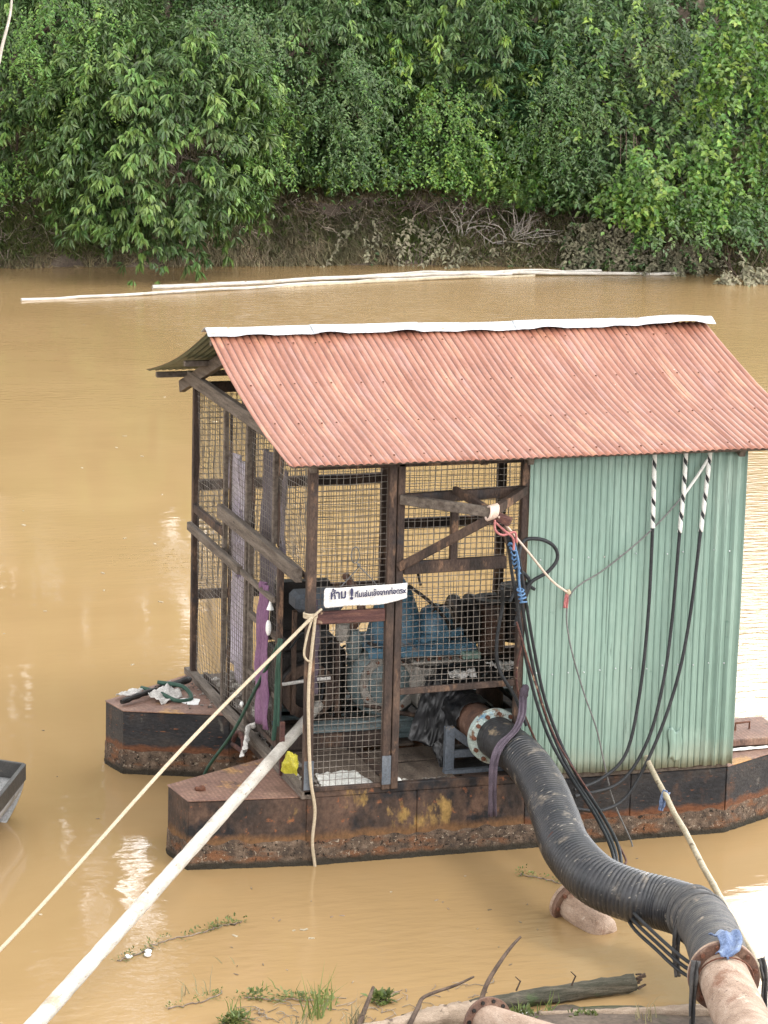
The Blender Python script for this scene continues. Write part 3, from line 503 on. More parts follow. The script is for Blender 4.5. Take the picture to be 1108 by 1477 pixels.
# pale bare brushwood, one dead bush at the water
def brush(label, px, py0, py1, n, seed, spread):
    rg = np.random.default_rng(seed); b = far(px, py1, bank(fx(px)+.3)+.25); mb = MB(); b = Vector(b)
    for i in range(n):
        dr = Vector((rg.normal()*spread, -.35, .9)).normalized(); p = b+Vector((rg.normal()*.15, 0, 0)); pts = [p]
        for k in range(6): dr = (dr+Vector(rg.normal(size=3))*.22+Vector((dr.x*.1, 0, -.06))).normalized(); p = p+dr*rg.uniform(.08, .17); pts.append(p)
        mb.tube(pts, [.013-.0018*k for k in range(7)], 5)
        for q in (2, 4):
            d2 = (dr+Vector(rg.normal(size=3))*.8).normalized(); mb.tube([pts[q], pts[q]+d2*.15, pts[q]+d2*.27+Vector((0, 0, -.03))], [.006, .004, .002], 4)
    one(mb, 'dead_bush', 'palewood', label, 'dead bush', 'bare dead bushes on the far bank')
brush('pale leafless brushwood fanning out right of centre at the foot of the far bank', 735, 290, 350, 26, 3, .75)
brush('sparse grey brushwood left of the paler one on the far bank', 655, 290, 345, 9, 5, .6)
mb = MB(); p = [far(0, 95, 27.0), far(12, 80, 27.0), far(18, 55, 27.0), far(28, 15, 27.05), far(30, -20, 27.1)]
mb.tube(curve(p, 4), [.035-.0012*k for k in range(17)], 6); q = [far(12, 80, 27.0), far(13, 98, 26.95), far(10, 116, 26.95)]; mb.tube(curve(q, 4), [.025-.0016*k for k in range(9)], 6)
one(mb, 'dead_branch', 'palewood', 'bleached forked dead branch at the top left corner of the far bank', 'branch')
# reed clump at left
def upright(name, label, c, n, h, m, seed, sp=.1, W=.006, cat='grass tuft', group=None, lean=.3):
    rg = np.random.default_rng(seed); n3 = (n, 3); B = np.array(c)+rg.normal(size=n3)*np.array([sp, sp, 0]); a = nrm(rg.normal(size=n3)*lean+np.array([0, 0, 1.])); l = (h*rg.uniform(.4, 1.2, n))[:, None]
    w = W*nrm(np.cross(a, [[.2, 1, 0]])); M1 = B+a*l*.6; T = B+a*l+rg.normal(size=n3)*.16*l+np.array([0, 0, -.1])*l
    V = np.stack([B-w, B+w, M1+w*.7, M1-w*.7, T], 1).reshape(-1, 3); k = np.arange(n)[:, None]*5
    F = np.concatenate([k+np.array([[0, 1, 2]]), k+np.array([[0, 2, 3]]), k+np.array([[3, 2, 4]])], 1).reshape(-1, 3)
    t = thing(name, c, label, cat, group); o = npmesh('blades', V, F, LF[m], t); return t

# ================================================================== FLOAT (two steel hulls and a deck)
HZ = .472
fl = thing('pontoon_float', (1.5, 1.5, 0), 'rusty black twin-hull steel float carrying the pump shed', 'float')
def hull(y0, y1, mats):
    yc = (y0+y1)/2
    xs_ = [0, .78, 1.56, 2.34, 3.06]
    bl = [(0, y0), (0, y1), (-.83, yc+.02), (-.80, y0+.10)] if y0 < 1 else [(0, y0), (0, y1), (-.80, y0+.58), (-.73, y0+.29)]
    if y0 < 1: bl = [(0, y0), (0, y1), (-.84, .47), (-.79, .10)]
    br = [(3.064, y0), (3.56, y0+.27), (3.60, y0+.62), (3.064, y1)]
    def sec(p, m, top): MB().prism(p, -.28, HZ, top, True).build('hull_section', m, fl, bevel=.006)
    sec(bl, mats[0], True)
    for i in range(4):
        g = .0015
        sec([(xs_[i]+g, y0), (xs_[i+1]-g, y0), (xs_[i+1]-g, y1), (xs_[i]+g, y1)], mats[1] if i < 2 else mats[2], True)
    sec(br, mats[2], True)
    # growth round the waterline
    out = [bl[2], bl[3], (0, y0), (1, y0), (2, y0), (3.06, y0), br[1], br[2], (3.06, y1), (1.5, y1), (0, y1)]
    pts = []
    for i in range(len(out)):
        a = Vector((*out[i], 0)); b = Vector((*out[(i+1) % len(out)], 0)); k = max(2, int((b-a).length/.009)); d = (b-a).normalized(); nn = Vector((-d.y, d.x, 0))
        # outward = away from the hull centre
        ctr = Vector((1.4, yc, 0)); nn = nn if (a+b-2*ctr).dot(nn) > 0 else -nn
        for j in range(k): pts.append((a.lerp(b, j/k), nn))
    zz = np.linspace(-.06, .175, 24); vs = []; nn_ = len(pts)
    for p, n_ in pts:
        for k, z in enumerate(zz):
            t = 1-(max(0, (z-.02)/.155))**.8; e = .003+t*(.009*(.6+.8*noise.noise(Vector((p.x*22, p.y*22, z*30))))+.007*noise.noise(Vector((p.x*75, p.y*75, z*80)))+.010*max(0, noise.noise(Vector((p.x*5, p.y*5, z*12)))))
            if k == len(zz)-1: e = .001
            vs.append(p+n_*e+Vector((0, 0, z+(0 if k < 14 else .03*noise.noise(Vector((p.x*9, p.y*9, 2)))))))
    m = len(zz); fs = [(i*m+j, ((i+1) % nn_)*m+j, ((i+1) % nn_)*m+j+1, i*m+j+1) for i in range(nn_) for j in range(m-1)]
    MB().add(vs, fs, True).build('waterline_crust', 'crust', fl, recalc=False)
    return bl, br
bl1, br1 = hull(0, .95, ['hullrust', 'hullrust', 'hull'])
bl2, br2 = hull(2.02, 3.2, ['hull', 'hull', 'hull'])
def sheet(poly, z, t, name, m, parent=fl, **k): return MB().prism(poly, z, z+t).build(name, m, parent, bevel=.003, **k)
sheet([(.0-.004, .0), (-.004, .95), (-.845, .475), (-.795, .09)], HZ+.003, .008, 'bow_plate', 'checker')
sheet([(-.004, 2.02), (-.004, 3.2), (-.805, 2.60), (-.735, 2.30)], HZ+.003, .008, 'bow_plate', 'deck')
sheet([(3.07, 0.0), (3.565, .265), (3.6, .62), (3.07, .95)], HZ+.003, .008, 'stern_plate', 'deck')
# raised hatch on the right-hand end, with a handle
h = MB().box((3.42, .62, .53), (.62, .52, .055)).build('hatch_cover', 'checker', fl, bevel=.008)
MB().tube([(3.38, .58, .555), (3.38, .58, .61), (3.50, .60, .61), (3.50, .60, .555)], .008, 6).build('handle', 'bolt', h)
# sills and edge angles
MB().box((.76, .022, HZ+.032), (1.53, .055, .06)).build('edge_angle', 'hullrust', fl, bevel=.004)
MB().box((2.30, .030, HZ+.028), (1.54, .045, .05)).build('edge_timber', 'wood', fl, bevel=.004)
MB().box((-.012, 1.6, HZ+.030), (.07, 3.26, .055)).build('end_sill', 'wood', fl, bevel=.004)
MB().box((.09, 1.55, HZ+.022), (.035, 3.1, .04)).build('end_sill', 'frame', fl, bevel=.003)
for x in (.60, 1.52, 2.3, 3.0): MB().bar((x, .95, .40), (x, 2.02, .40), .08, .10).build('cross_beam', 'frame', fl)
MB().bar((0, .98, .42), (3.06, .98, .42), .05, .08).build('cross_beam', 'frame', fl)
MB().bar((0, 1.99, .42), (3.06, 1.99, .42), .05, .08).build('cross_beam', 'frame', fl)
MB().bar((.03, .95, .42), (.03, 2.02, .42), .05, .08).build('cross_beam', 'frame', fl)
def plank(x0, x1, y0, y1, z=.488, a=0, m='plank', t=.014):
    c = Vector(((x0+x1)/2, (y0+y1)/2, z)); MB().box(c, (x1-x0, y1-y0, t), Matrix.Rotation(R(a), 3, 'Z'), .003).build('floor_board', m, fl, bevel=.003)
plank(.13, .60, .05, .42, .489); plank(.13, .62, .43, .93, .489); plank(.14, .56, .96, 1.55, .489, 3); plank(.20, .45, 1.5, 2.05, .492, -4)
plank(.68, 1.10, .10, .55, .492, 2); plank(.66, 1.18, .62, .90, .489); plank(1.55, 2.9, .1, 1.9, .489); plank(.12, .9, 2.1, 3.1, .489); plank(1.0, 2.9, 2.15, 3.1, .489)
plank(1.17, 1.50, .06, .22, .489, 0, 'frame'); plank(.93, 1.08, .98, 1.9, .492, 0, 'plank')
plank(.60, .66, .1, .9, .50, 0, 'frame', .03)
# dark slab standing in for the shade inside a hatch by the pipe bracket
MB().box((1.30, .42, .4805), (.34, .30, .008)).build('hatch_shade_slab', 'darkiron', fl)
for a, b in [((1.12, .26, .49), (1.49, .26, .49)), ((1.12, .58, .49), (1.49, .58, .49)), ((1.12, .26, .49), (1.12, .58, .49))]: MB().bar(a, b, .03, .03).build('hatch_rim', 'frame', fl)
# lug on the near bow
one(MB().blob((-.66, .30, .492), (.035, .028, .022), .5), 'rusted_lug', 'bolt', 'rusted lump of a tie lug on the orange corner of the near bow', 'lug')
rr_ = random.Random(4)

# ================================================================== SHED
T = HZ+.03; ZT = 2.76
sh = thing('pump_shed', (1.5, 1.6, HZ), 'open mesh-sided pump shed with red corrugated roof and green sheet wall', 'shed')
def post(x, y, z0=T, z1=ZT, w=.055, d=.055, m='frame', name='post'): return MB().box((x, y, (z0+z1)/2), (w, d, z1-z0)).build(name, m, sh, bevel=.004)
def beam(a, b, w=.05, h=.05, m='frame', name='rail'): return MB().bar(a, b, w, h).build(name, m, sh, bevel=.004)
post(.0, .0, w=.06, d=.06); post(.545, 0, w=.055); post(.606, .0, w=.05, d=.05); post(1.478, 0, w=.05)
MB().box((.545, -.031, .64), (.062, .006, .20)).build('splice_plate', 'greypaint', sh); MB().box((0.0, -.033, .64), (.066, .006, .20)).build('splice_plate', 'greypaint', sh)
post(0, 3.12, w=.05); post(.0, 2.23, w=.035, d=.04, m='wood'); post(.03, 2.20, w=.02, d=.03); post(.0, 1.60, w=.04, d=.045, m='wood'); post(.03, 1.575, w=.02, d=.03)
post(.0, .90, 2.02, ZT, .035, .035, 'wood'); post(.03, .875, 2.0, ZT, .03, .04); post(0, .74, .50, 1.92, .04, .045); 
# door leaf of the left end
dl = MB().bar((0, 1.50, .62), (0, 1.50, 1.90), .03, .035, (1, 0, 0)).build('door_frame', 'wood', sh)
MB().bar((0, 1.50, 1.9), (0, .78, 1.90), .03, .035).build('door_rail', 'frame', sh); MB().bar((0, 1.50, 1.38), (0, .78, 1.38), .03, .04).build('door_rail', 'wood', sh)
MB().bar((0, 1.50, .96), (0, .78, .96), .03, .035).build('door_rail', 'wood', sh); MB().bar((0, 1.50, .62), (0, .78, .62), .03, .035).build('door_rail', 'frame', sh)
for x, y in ((1.52, 3.15), (2.47, 3.15), (3.03, 3.15), (3.03, 1.6)): post(x, y, w=.07)
post(3.02, .035, w=.05)
# rails
beam((-.045, 3.16, 2.80), (-.045, -.03, 2.80), .045, .10, 'wood', 'top_plate'); beam((.01, 3.16, 2.735), (.01, 0, 2.735), .04, .05, name='top_plate')
beam((-.055, 2.17, 1.985), (-.055, .10, 1.985), .05, .10, 'wood'); beam((-.05, 3.1, 1.67), (-.05, 1.62, 1.665), .04, .065, 'wood'); beam((-.045, 1.58, 1.665), (-.045, .74, 1.66), .03, .04, 'wood')
beam((.0, 3.16, 1.80), (0, 2.23, 1.80), .04, .06)
beam((.0, .07, 1.97), (0, .30, 1.97), .03, .03)
beam((.035, -.002, 1.715), (.515, -.002, 1.715), .035, .085, 'redwood', 'lock_rail'); beam((.03, 0, .53), (.52, 0, .53), .03, .03)
beam((.635, 0, 2.495), (1.45, 0, 2.515), .045, .07); beam((.635, 0, 2.025), (1.36, 0, 2.035), .045, .085); beam((.63, -.005, 1.175), (1.45, -.005, 1.19), .03, .042, 'frame')
post(.985, .0, 2.06, 2.46, .05, .04); beam((.03, 0, 2.745), (1.45, 0, 2.745), .05, .06); 
beam((.0, 3.15, 1.97), (1.49, 3.15, 1.97), .05, .07); beam((.0, 3.15, 1.12), (1.49, 3.15, 1.12), .05, .07); beam((1.55, 3.15, 1.60), (2.44, 3.15, 1.60), .05, .08); beam((0, 3.15, 2.72), (3.0, 3.15, 2.72), .05, .08)
beam((.82, 3.15, .53), (3.0, 3.15, .53), .05, .06); beam((1.2, 1.6, 2.72), (1.2, .03, 2.72), .05, .05)
# winch bracket (jib) sticking out towards the bank
TP = Vector((1.08, -.47, 2.485))
for a, w_, m in (((.60, -.03, 2.50), .065, 'wood'), ((.60, -.03, 2.04), .06, 'frame'), ((1.47, -.03, 2.53), .06, 'frame'), ((.97, -.03, 2.55), .05, 'frame')):
    b = TP+Vector((0, 0, 0 if a[2] > 2.2 else -.035)); MB().bar(a, b, w_*.75, w_).build('jib_arm', m, sh, bevel=.004)
beam((1.08, -.42, 2.47), (1.20, -.50, 2.42), .07, .05, 'redwood', 'jib_nose')
beam((1.44, -.01, 1.99), (1.33, .0, 2.28), .03, .04, 'frame', 'strut')
# ---- wire mesh panels
def wire_mesh(o, u, v, su, sv, nu_, nv_, seed=0, r=.0022, bulge=.016):
    """o corner, u/v unit axes, sizes su x sv"""
    mb = MB(); o = Vector(o); u = Vector(u); v = Vector(v); nn = u.cross(v); rg = random.Random(seed)
    def pt(a, b): return o+u*a+v*b+nn*(bulge*noise.noise(Vector((a*2.3+seed, b*2.1, seed)))*2)+u*.006*noise.noise(Vector((a*3, b*3+seed, 9)))+v*.008*noise.noise(Vector((a*3+5, b*3+seed, 4)))
    for i in range(nu_+1): mb.tube([pt(su*i/nu_, sv*k/8) for k in range(9)], r, 4, False)
    for j in range(nv_+1): mb.tube([pt(su*k/6, sv*j/nv_)+nn*r for k in range(7)], r, 4, False)
    return mb.build('wire_mesh', 'mesh', sh, recalc=False)
c_ = .043
def pan(o, u, v, su, sv, seed): return wire_mesh(o, u, v, su, sv, max(2, round(su/c_)), max(2, round(sv/c_)), seed)
X, Y, Z = (1, 0, 0), (0, 1, 0), (0, 0, 1)
pan((.03, .012, .54), X, Z, .49, 2.2, 1); pan((.63, .015, 1.19), X, Z, .83, 1.53, 2)
pan((.012, 2.25, .55), Y, Z, .86, 2.16, 3); pan((.012, 1.60, .55), Y, Z, .6, 2.16, 4); pan((.012, .08, 2.02), Y, Z, .80, .72, 5); pan((.012, .92, 1.95), Y, Z, .66, .78, 6); pan((.012, .78, .62), Y, Z, .72, 1.28, 7)
pan((.02, 3.17, 1.14), X, Z, 1.48, 1.56, 8); pan((1.54, 3.17, .56), X, Z, .92, 2.14, 9); pan((2.5, 3.17, .56), X, Z, .5, 2.14, 10); pan((.035, 3.185, 1.15), X, Z, 1.45, 1.54, 11)
# ---- green wall: ribbed sheets, each a part
def rib_profile(x):
    p = (x/.0485) % 1; return -.010*math.exp(-((p-.5)/.11)**2)+.004*math.exp(-((p-.28)/.08)**2)
def wall_sheet(x0, x1, y, z0, z1, seed, m='green'):
    n_ = int((x1-x0)/.005)
    def fn(u, v):
        x = x0+(x1-x0)*u; z = z0+(z1-z0)*v; zb = z
        if v == 0: zb += .012*noise.noise(Vector((x*9, seed, 0)))
        dp = rib_profile(x) if x < 2.86 else .022*(1 if ((x/.075) % 1) < .4 else -.2)
        return (x+.004*noise.noise(Vector((z*1.5, seed, 3))), y-dp-.007*noise.noise(Vector((x*2.5, z*1.7, seed)))-.003*noise.noise(Vector((x*9, z*6, seed)))-(.012*(1-v)**8*noise.noise(Vector((x*6, 1, seed)))), zb)
    MB().grid(fn, n_, 26).build('wall_sheet', m, sh, solid=.0015, recalc=False)
for i, (a, b) in enumerate([(1.50, 2.12), (2.09, 2.70), (2.67, 3.075)]): wall_sheet(a, b, -.035-.003*(i % 2), .525-.006*i, 2.77, i)
def side(u, v):
    y = -.03+3.2*u; z = .52+2.25*v; return (3.075-rib_profile(y), y, z)
MB().grid(side, 640, 6).build('end_wall_sheet', 'green', sh, solid=.0015, recalc=False)
# torn patch over the sheets near the sill
MB().grid(lambda u, v: (2.585+.10*u+.01*math.sin(v*5), -.052-.006*math.sin(u*6)-.004*v, .575+.22*v+.02*math.sin(u*7)), 14, 10).build('wall_patch', 'green', sh, solid=.0015)
for x, z in ((2.13, .56), (2.17, .60), (2.92, .53)): pass
scr = MB()
for i in range(26):
    x = 1.56+1.5*(i % 13)/13+.03; z = 1.25 if i < 13 else 2.05; scr.blob((x, -.052, z+random.uniform(-.01, .01)), .006, .1, 5)
scr.build("screw_heads", "ridge", sh, kind="stuff")
# ---- roof
RX0, RX1, RY, RZ, EY, EZ = -.29, 3.48, 1.69, 3.36, -.45, 2.832
BYE, BZE = 3.56, 2.79
PER = .0522
def roofz(v): return RZ+(EZ-RZ)*v-.07*math.sin(math.pi*v)*(1-.35*v)
def corr(x): p = abs(math.sin(math.pi*x/PER)); return .013*(p**.7)-.006
NS = 6
for i in range(NS):
    a = RX0+(RX1-RX0)*i/NS; b = RX0+(RX1-RX0)*(i+1)/NS+.03*(i < NS-1); n_ = int((b-a)/.0058); sd_ = i
    def fn(u, v, a=a, b=b, i=i):
        x = a+(b-a)*u; lift = .0035*(u > .93)*(i < NS-1)-.002*(i > 0 and u < .03); ex = .018*noise.noise(Vector((i*3.1, 0, 0)))*v+.010*noise.noise(Vector((x*14, 7, 0)))*(v > .98)
        y = RY+(EY-ex-RY)*v; z = roofz(v)+corr(x)+lift+.010*noise.noise(Vector((x*1.3, v*3, 2)))
        if i == 0: z -= .012*max(0, 1-u*3)*v*abs(noise.noise(Vector((v*6, 3, 1))))
        return (x-(.012*math.sin(v*3) if u == 0 else 0), y, z)
    MB().grid(fn, n_, 30).build('roof_sheet', ['roof', 'roof_under'], sh, solid=.0016, recalc=False)
    def fb(u, v, a=a, b=b, i=i):
        x = a+(b-a)*u; y = RY+(BYE-RY)*v; return (x, y, RZ+(BZE-RZ)*v-.05*math.sin(math.pi*v)+corr(x)+.003*(u > .93))
    MB().grid(fb, n_, 20).build('roof_sheet', ['roof', 'roof_under'], sh, solid=.0016, recalc=False)
for o in list(sh.children):
    if o.name.startswith('roof_sheet'):
        # underside of every sheet is dark green paint, the top faded red
        md = o.modifiers['thick']; nz_ = o.data.polygons[len(o.data.polygons)//2].normal.z
        md.material_offset = 1; md.offset = -1 if nz_ > 0 else 1
        if nz_ < 0: o.data.flip_normals(); md.offset = -1
        md.material_offset_rim = 0
# ridge cap in overlapping lengths with scalloped skirt
for i in range(5):
    a = RX0-.02+(RX1-RX0+.03)*i/5; b = RX0-.02+(RX1-RX0+.03)*(i+1)/5+.04
    def fr(u, v, a=a, b=b, i=i):
        x = a+(b-a)*u; t = v*2-1; sc = .016*math.sin(x*11.5+1.2)+.008*math.sin(x*31)
        y = RY+t*(.108+(sc*.7 if t < 0 else 0)); z = RZ+.040-.048*abs(t)**1.25+.004*i % .008+.012*noise.noise(Vector((x*1.4, 0, 5)))+(.016*max(0, math.sin(x*11.5+1.2))*(abs(t) > .8))
        if i == 4: z += .02*max(0, math.sin((u-.1)*3.2))*(t < 0)
        return (x, y, z)
    MB().grid(fr, 40, 10).build('ridge_cap', 'ridge', sh, solid=.002, recalc=False)
for r_, v in enumerate((.08, .36, .66, .94)):
    for i in range(24):
        x = RX0+.08+i*.157; x = round((x+.03*math.sin(i*7.3+r_))/PER)*PER+PER/2; y = RY+(EY-RY)*(v+.008*math.sin(i*5.1+r_*2)); MB().tube([(x, y, roofz(v)+.006), (x, y-.001, roofz(v)+.013)], [.008, .006], 6).build('roof_screw', 'bolt', sh)
# trims on the verge, purlins and rafters
def slope(y):  # underside of the sheets
    v = (RY-y)/(RY-EY) if y < RY else (y-RY)/(BYE-RY); return (roofz(v) if y < RY else RZ+(BZE-RZ)*v-.05*math.sin(math.pi*v))-.018
for y in (-.30, .45, 1.15, 1.60, 1.80, 2.55, 3.42): MB().bar((-.24, y, slope(y)-.025), (3.42, y, slope(y)-.025), .045, .04).build('purlin', 'wood', sh, bevel=.003)
for x in (.0, 1.5, 3.03):
    MB().bar((x-.04, RY, slope(RY)-.085), (x-.04, -.16, slope(-.16)-.10), .045, .09).build('rafter', 'wood', sh, bevel=.003)
    MB().bar((x-.04, RY, slope(RY)-.085), (x-.04, 3.42, slope(3.42)-.12), .045, .09).build('rafter', 'wood', sh, bevel=.003)
    MB().bar((x, RY, 2.76), (x, RY, slope(RY)-.06), .05, .05).build('king_post', 'frame', sh)
post(1.5, 1.62, 2.7, 2.72)
beam((3.3, -.2, 2.84), (3.62, -.28, 2.66), .03, .04, 'frame', 'eave_hook')

# ================================================================== PUMP AND DRIVE inside the shed
pm = thing('pump_unit', (1.1, 1.3, .5), 'worn blue and grey pump with engine block inside the mesh shed', 'pump')
def pb(mb, name, m, **k): return mb.build(name, m, pm, bevel=k.pop('bevel', .006), **k)
for y in (1.02, 1.62): pb(MB().box((1.35, y, .56), (2.2, .09, .03)).box((1.35, y, .62), (2.2, .02, .10)).box((1.35, y, .675), (2.2, .09, .02)), 'skid_beam', 'paleblue')
for x in (.5, 1.15, 1.9): pb(MB().box((x, 1.32, .62), (.07, .56, .09)), 'skid_beam', 'frame')
def revolve(mb, prof, c, axis='z', n=28):
    vs = []; c = Vector(c)
    for r, h in prof:
        for j in range(n):
            a = 2*math.pi*j/n; q = (r*math.cos(a), r*math.sin(a), h)
            if axis == 'x': q = (h, r*math.cos(a), r*math.sin(a))
            if axis == 'y': q = (r*math.cos(a), h, r*math.sin(a))
            vs.append(c+Vector(q))
    k = len(prof); fs = [(i*n+j, i*n+(j+1) % n, (i+1)*n+(j+1) % n, (i+1)*n+j) for i in range(k-1) for j in range(n)]
    mb.add(vs, fs, True); mb.add(vs[:n], [tuple(range(n))]); mb.add(vs[-n:], [tuple(range(n))]); return mb
pb(revolve(MB(), [(.10, -.10), (.23, -.09), (.27, -.04), (.27, .04), (.23, .09), (.10, .10)], (.90, 1.15, .93), 'y'), 'pump_casing', 'paleblue', bevel=0)
pb(MB().ring((.90, 1.04, .93), (0, 1, 0), .16, .22, .03), 'casing_flange', 'greyiron')
pb(MB().box((1.24, 1.15, .95), (.36, .42, .26)).box((1.24, 1.15, 1.095), (.42, .46, .025)), 'gearbox', 'greyiron', bevel=.014)
for i in range(5): pb(revolve(MB(), [(.012, 0), (.012, .02)], (1.08+.08*i, .95, 1.11), 'z', 8), 'bolt', 'bolt', bevel=0)
pb(revolve(MB(), [(.17, -.18), (.17, -.15), (.15, -.14), (.15, .12), (.11, .20)], (1.20, .98, .86), 'y'), 'gearbox_neck', 'greyiron', bevel=0)
pb(revolve(MB(), [(.06, 0), (.06, .05)], (1.07, .89, .96), 'y', 14), 'cover_cap', 'greyiron', bevel=0)
pb(MB().box((1.12, 1.22, 1.195), (.80, .50, .03)), 'mounting_plate', 'blue'); pb(MB().box((1.12, .975, 1.165), (.80, .02, .06)), 'plate_edge', 'blue')
pb(revolve(MB(), [(.21, 0), (.20, .05), (.165, .20), (.11, .36), (.05, .44), (.03, .46)], (1.0, 1.25, 1.21)), 'drive_housing', 'blue', bevel=0)
pb(revolve(MB(), [(.13, 0), (.13, .12), (.10, .20), (.05, .23)], (1.29, 1.22, 1.21)), 'bearing_housing', 'blue', bevel=0)
pb(MB().box((1.30, 1.10, 1.25), (.32, .06, .05), Matrix.Rotation(R(-8), 3, 'Y')), 'bracket', 'blue')
pb(MB().tube(curve([(.96, 1.2, 1.66), (.99, 1.2, 1.72), (1.12, 1.18, 1.71), (1.16, 1.18, 1.60)], 6), .010, 6), 'fuel_pipe', 'darkiron', bevel=0)
pb(revolve(MB(), [(.035, 0), (.04, .03), (.02, .05)], (.98, 1.2, 1.66)), 'filler_cap', 'darkiron', bevel=0)
pb(MB().tube(curve([(1.05, 1.12, 1.62), (1.20, 1.05, 1.50), (1.34, 1.08, 1.34), (1.38, 1.1, 1.22)], 6), .013, 6), 'fuel_pipe', 'darkiron', bevel=0)
pb(MB().tube(curve([(1.22, 1.1, 1.42), (1.3, 1.1, 1.47), (1.38, 1.1, 1.43), (1.40, 1.1, 1.25)], 6), .007, 6), 'fuel_pipe', 'darkiron', bevel=0)
for x, r_ in ((1.50, .19), (1.565, .15), (1.62, .19)): pb(revolve(MB(), [(r_*.5, -.02), (r_, -.02), (r_, .02), (r_*.5, .02)], (x, 1.4, 1.27), 'x', 24), 'belt_wheel', 'darkiron', bevel=0)
pb(revolve(MB(), [(.10, 0), (.10, .80)], (1.77, 1.35, .62)), 'riser_pipe', 'rustpipe', bevel=0); pb(MB().ring((1.77, 1.35, 1.43), Z, .06, .15, .025), 'riser_flange', 'darkiron')
pb(revolve(MB(), [(.15, 0), (.15, .36), (.13, .40)], (2.0, 1.45, 1.1)), 'motor', 'darkiron', bevel=0)
pb(MB().box((1.72, 1.0, 1.02), (.32, .14, .14)), 'junction_box', 'darkiron'); pb(MB().box((1.47, .95, 1.135), (.13, .09, .05)), 'green_box', 'green')
for i in range(12):
    a = i*math.pi/6; pb(MB().tube([(.90+.19*math.cos(a), 1.015, .93+.19*math.sin(a)), (.90+.19*math.cos(a), 1.045, .93+.19*math.sin(a))], .013, 6), 'bolt', 'bolt', bevel=0)
for i in range(7): pb(MB().box((1.09+.05*i, .935, .95), (.012, .02, .2)), 'cooling_fin', 'greyiron', bevel=0)
for i in range(6): a = i*math.pi/3; pb(MB().tube([(1.0+.185*math.cos(a), 1.25+.185*math.sin(a), 1.20), (1.0+.185*math.cos(a), 1.25+.185*math.sin(a), 1.24)], .014, 6), 'bolt', 'bolt', bevel=0)
for k, (a, b, r_) in enumerate([((.72, 1.0, 1.25), (1.5, .98, 1.05), .012), ((.7, 1.0, .8), (1.6, .96, .78), .016), ((1.45, 1.0, 1.3), (1.9, 1.1, .7), .014), ((1.6, 1.0, 1.15), (1.95, 1.02, 1.1), .02)]): pb(MB().tube(curve([a, (Vector(a)+Vector(b))/2+Vector((0, -.05, -.08)), b], 6), r_, 6), 'pipe_run', ['darkiron', 'frame'][k % 2], bevel=0)
# engine on the left of the pump
en = thing('diesel_engine', (.45, 1.45, .5), 'greasy dark engine with radiator behind the mesh door', 'engine')
def eb(mb, name, m, bevel=.006): return mb.build(name, m, en, bevel=bevel)
eb(MB().box((.42, 1.5, .93), (.50, .34, .38)), 'engine_block', 'darkiron', .015)
eb(MB().box((.40, 1.45, 1.17), (.40, .26, .10)), 'rocker_cover', 'darkiron', .02)
eb(MB().box((.42, 1.75, 1.33), (.46, .10, .42)), 'radiator', 'darkiron'); eb(MB().box((.40, 1.2, 1.53), (.36, .22, .13)), 'fuel_tank', 'greypaint', .03)
for x in (.24, .56): eb(MB().bar((x, 1.2, .7), (x, 1.2, 1.46), .03, .03), 'tank_stay', 'frame', .002)
eb(revolve(MB(), [(.05, -.05), (.20, -.04), (.20, .03), (.06, .05)], (.36, 1.28, .86), 'y'), 'flywheel', 'darkiron', 0)
eb(MB().ring((.36, 1.22, .86), (0, 1, 0), .13, .20, .03), 'flywheel_rim', 'frame', .002)
eb(revolve(MB(), [(.045, 0), (.06, .05), (.06, .15), (.03, .2)], (.68, 1.18, 1.10)), 'oil_filter', 'paleblue', 0); eb(revolve(MB(), [(.04, 0), (.05, .04), (.05, .12)], (.58, 1.15, 1.24)), 'air_filter', 'greyiron', 0)
eb(MB().box((.74, 1.25, 1.0), (.13, .20, .30)), 'gear_casing', 'paleblue', .02)
eb(MB().bar((.10, 1.0, .56), (.95, 1.0, .56), .08, .10), 'engine_bearer', 'frame'); eb(MB().bar((.10, 1.65, .56), (.95, 1.65, .56), .08, .10), 'engine_bearer', 'frame')
for x in (.2, .66): eb(MB().bar((x, 1.5, .55), (x, 1.5, .78), .05, .05), 'engine_foot', 'frame')
for i in range(9): eb(MB().box((.20+.055*i, 1.325, .95), (.014, .02, .26)), 'cooling_fin', 'darkiron', 0)
eb(MB().tube(curve([(.6, 1.3, 1.2), (.72, 1.25, 1.35), (.75, 1.3, 1.5), (.7, 1.5, 1.62)], 6), .03, 8), 'exhaust', 'rustpipe', 0)
for k in range(5):
    a = Vector((.2+.12*k, 1.15+.05*k, 1.2-.05*k)); eb(MB().tube(curve([a, a+Vector((.08, -.05, .12)), a+Vector((.16, 0, -.05)), a+Vector((.12, .02, -.45))], 5), .009, 5), 'hose', 'cable', 0)
one(MB().tube([(.04, .98, .985), (.34, 1.02, 1.0), (.46, 1.03, 1.0)], .013, 8), 'white_conduit', 'whitecloth', 'thin white conduit running level behind the mesh door', 'conduit')
mb = MB().bar((.55, 1.75, .98), (1.02, 1.3, .62), .10, .08); one(mb, 'leaning_beam', 'frame', 'rusty beam leaning across the pump base behind the mesh door', 'beam')
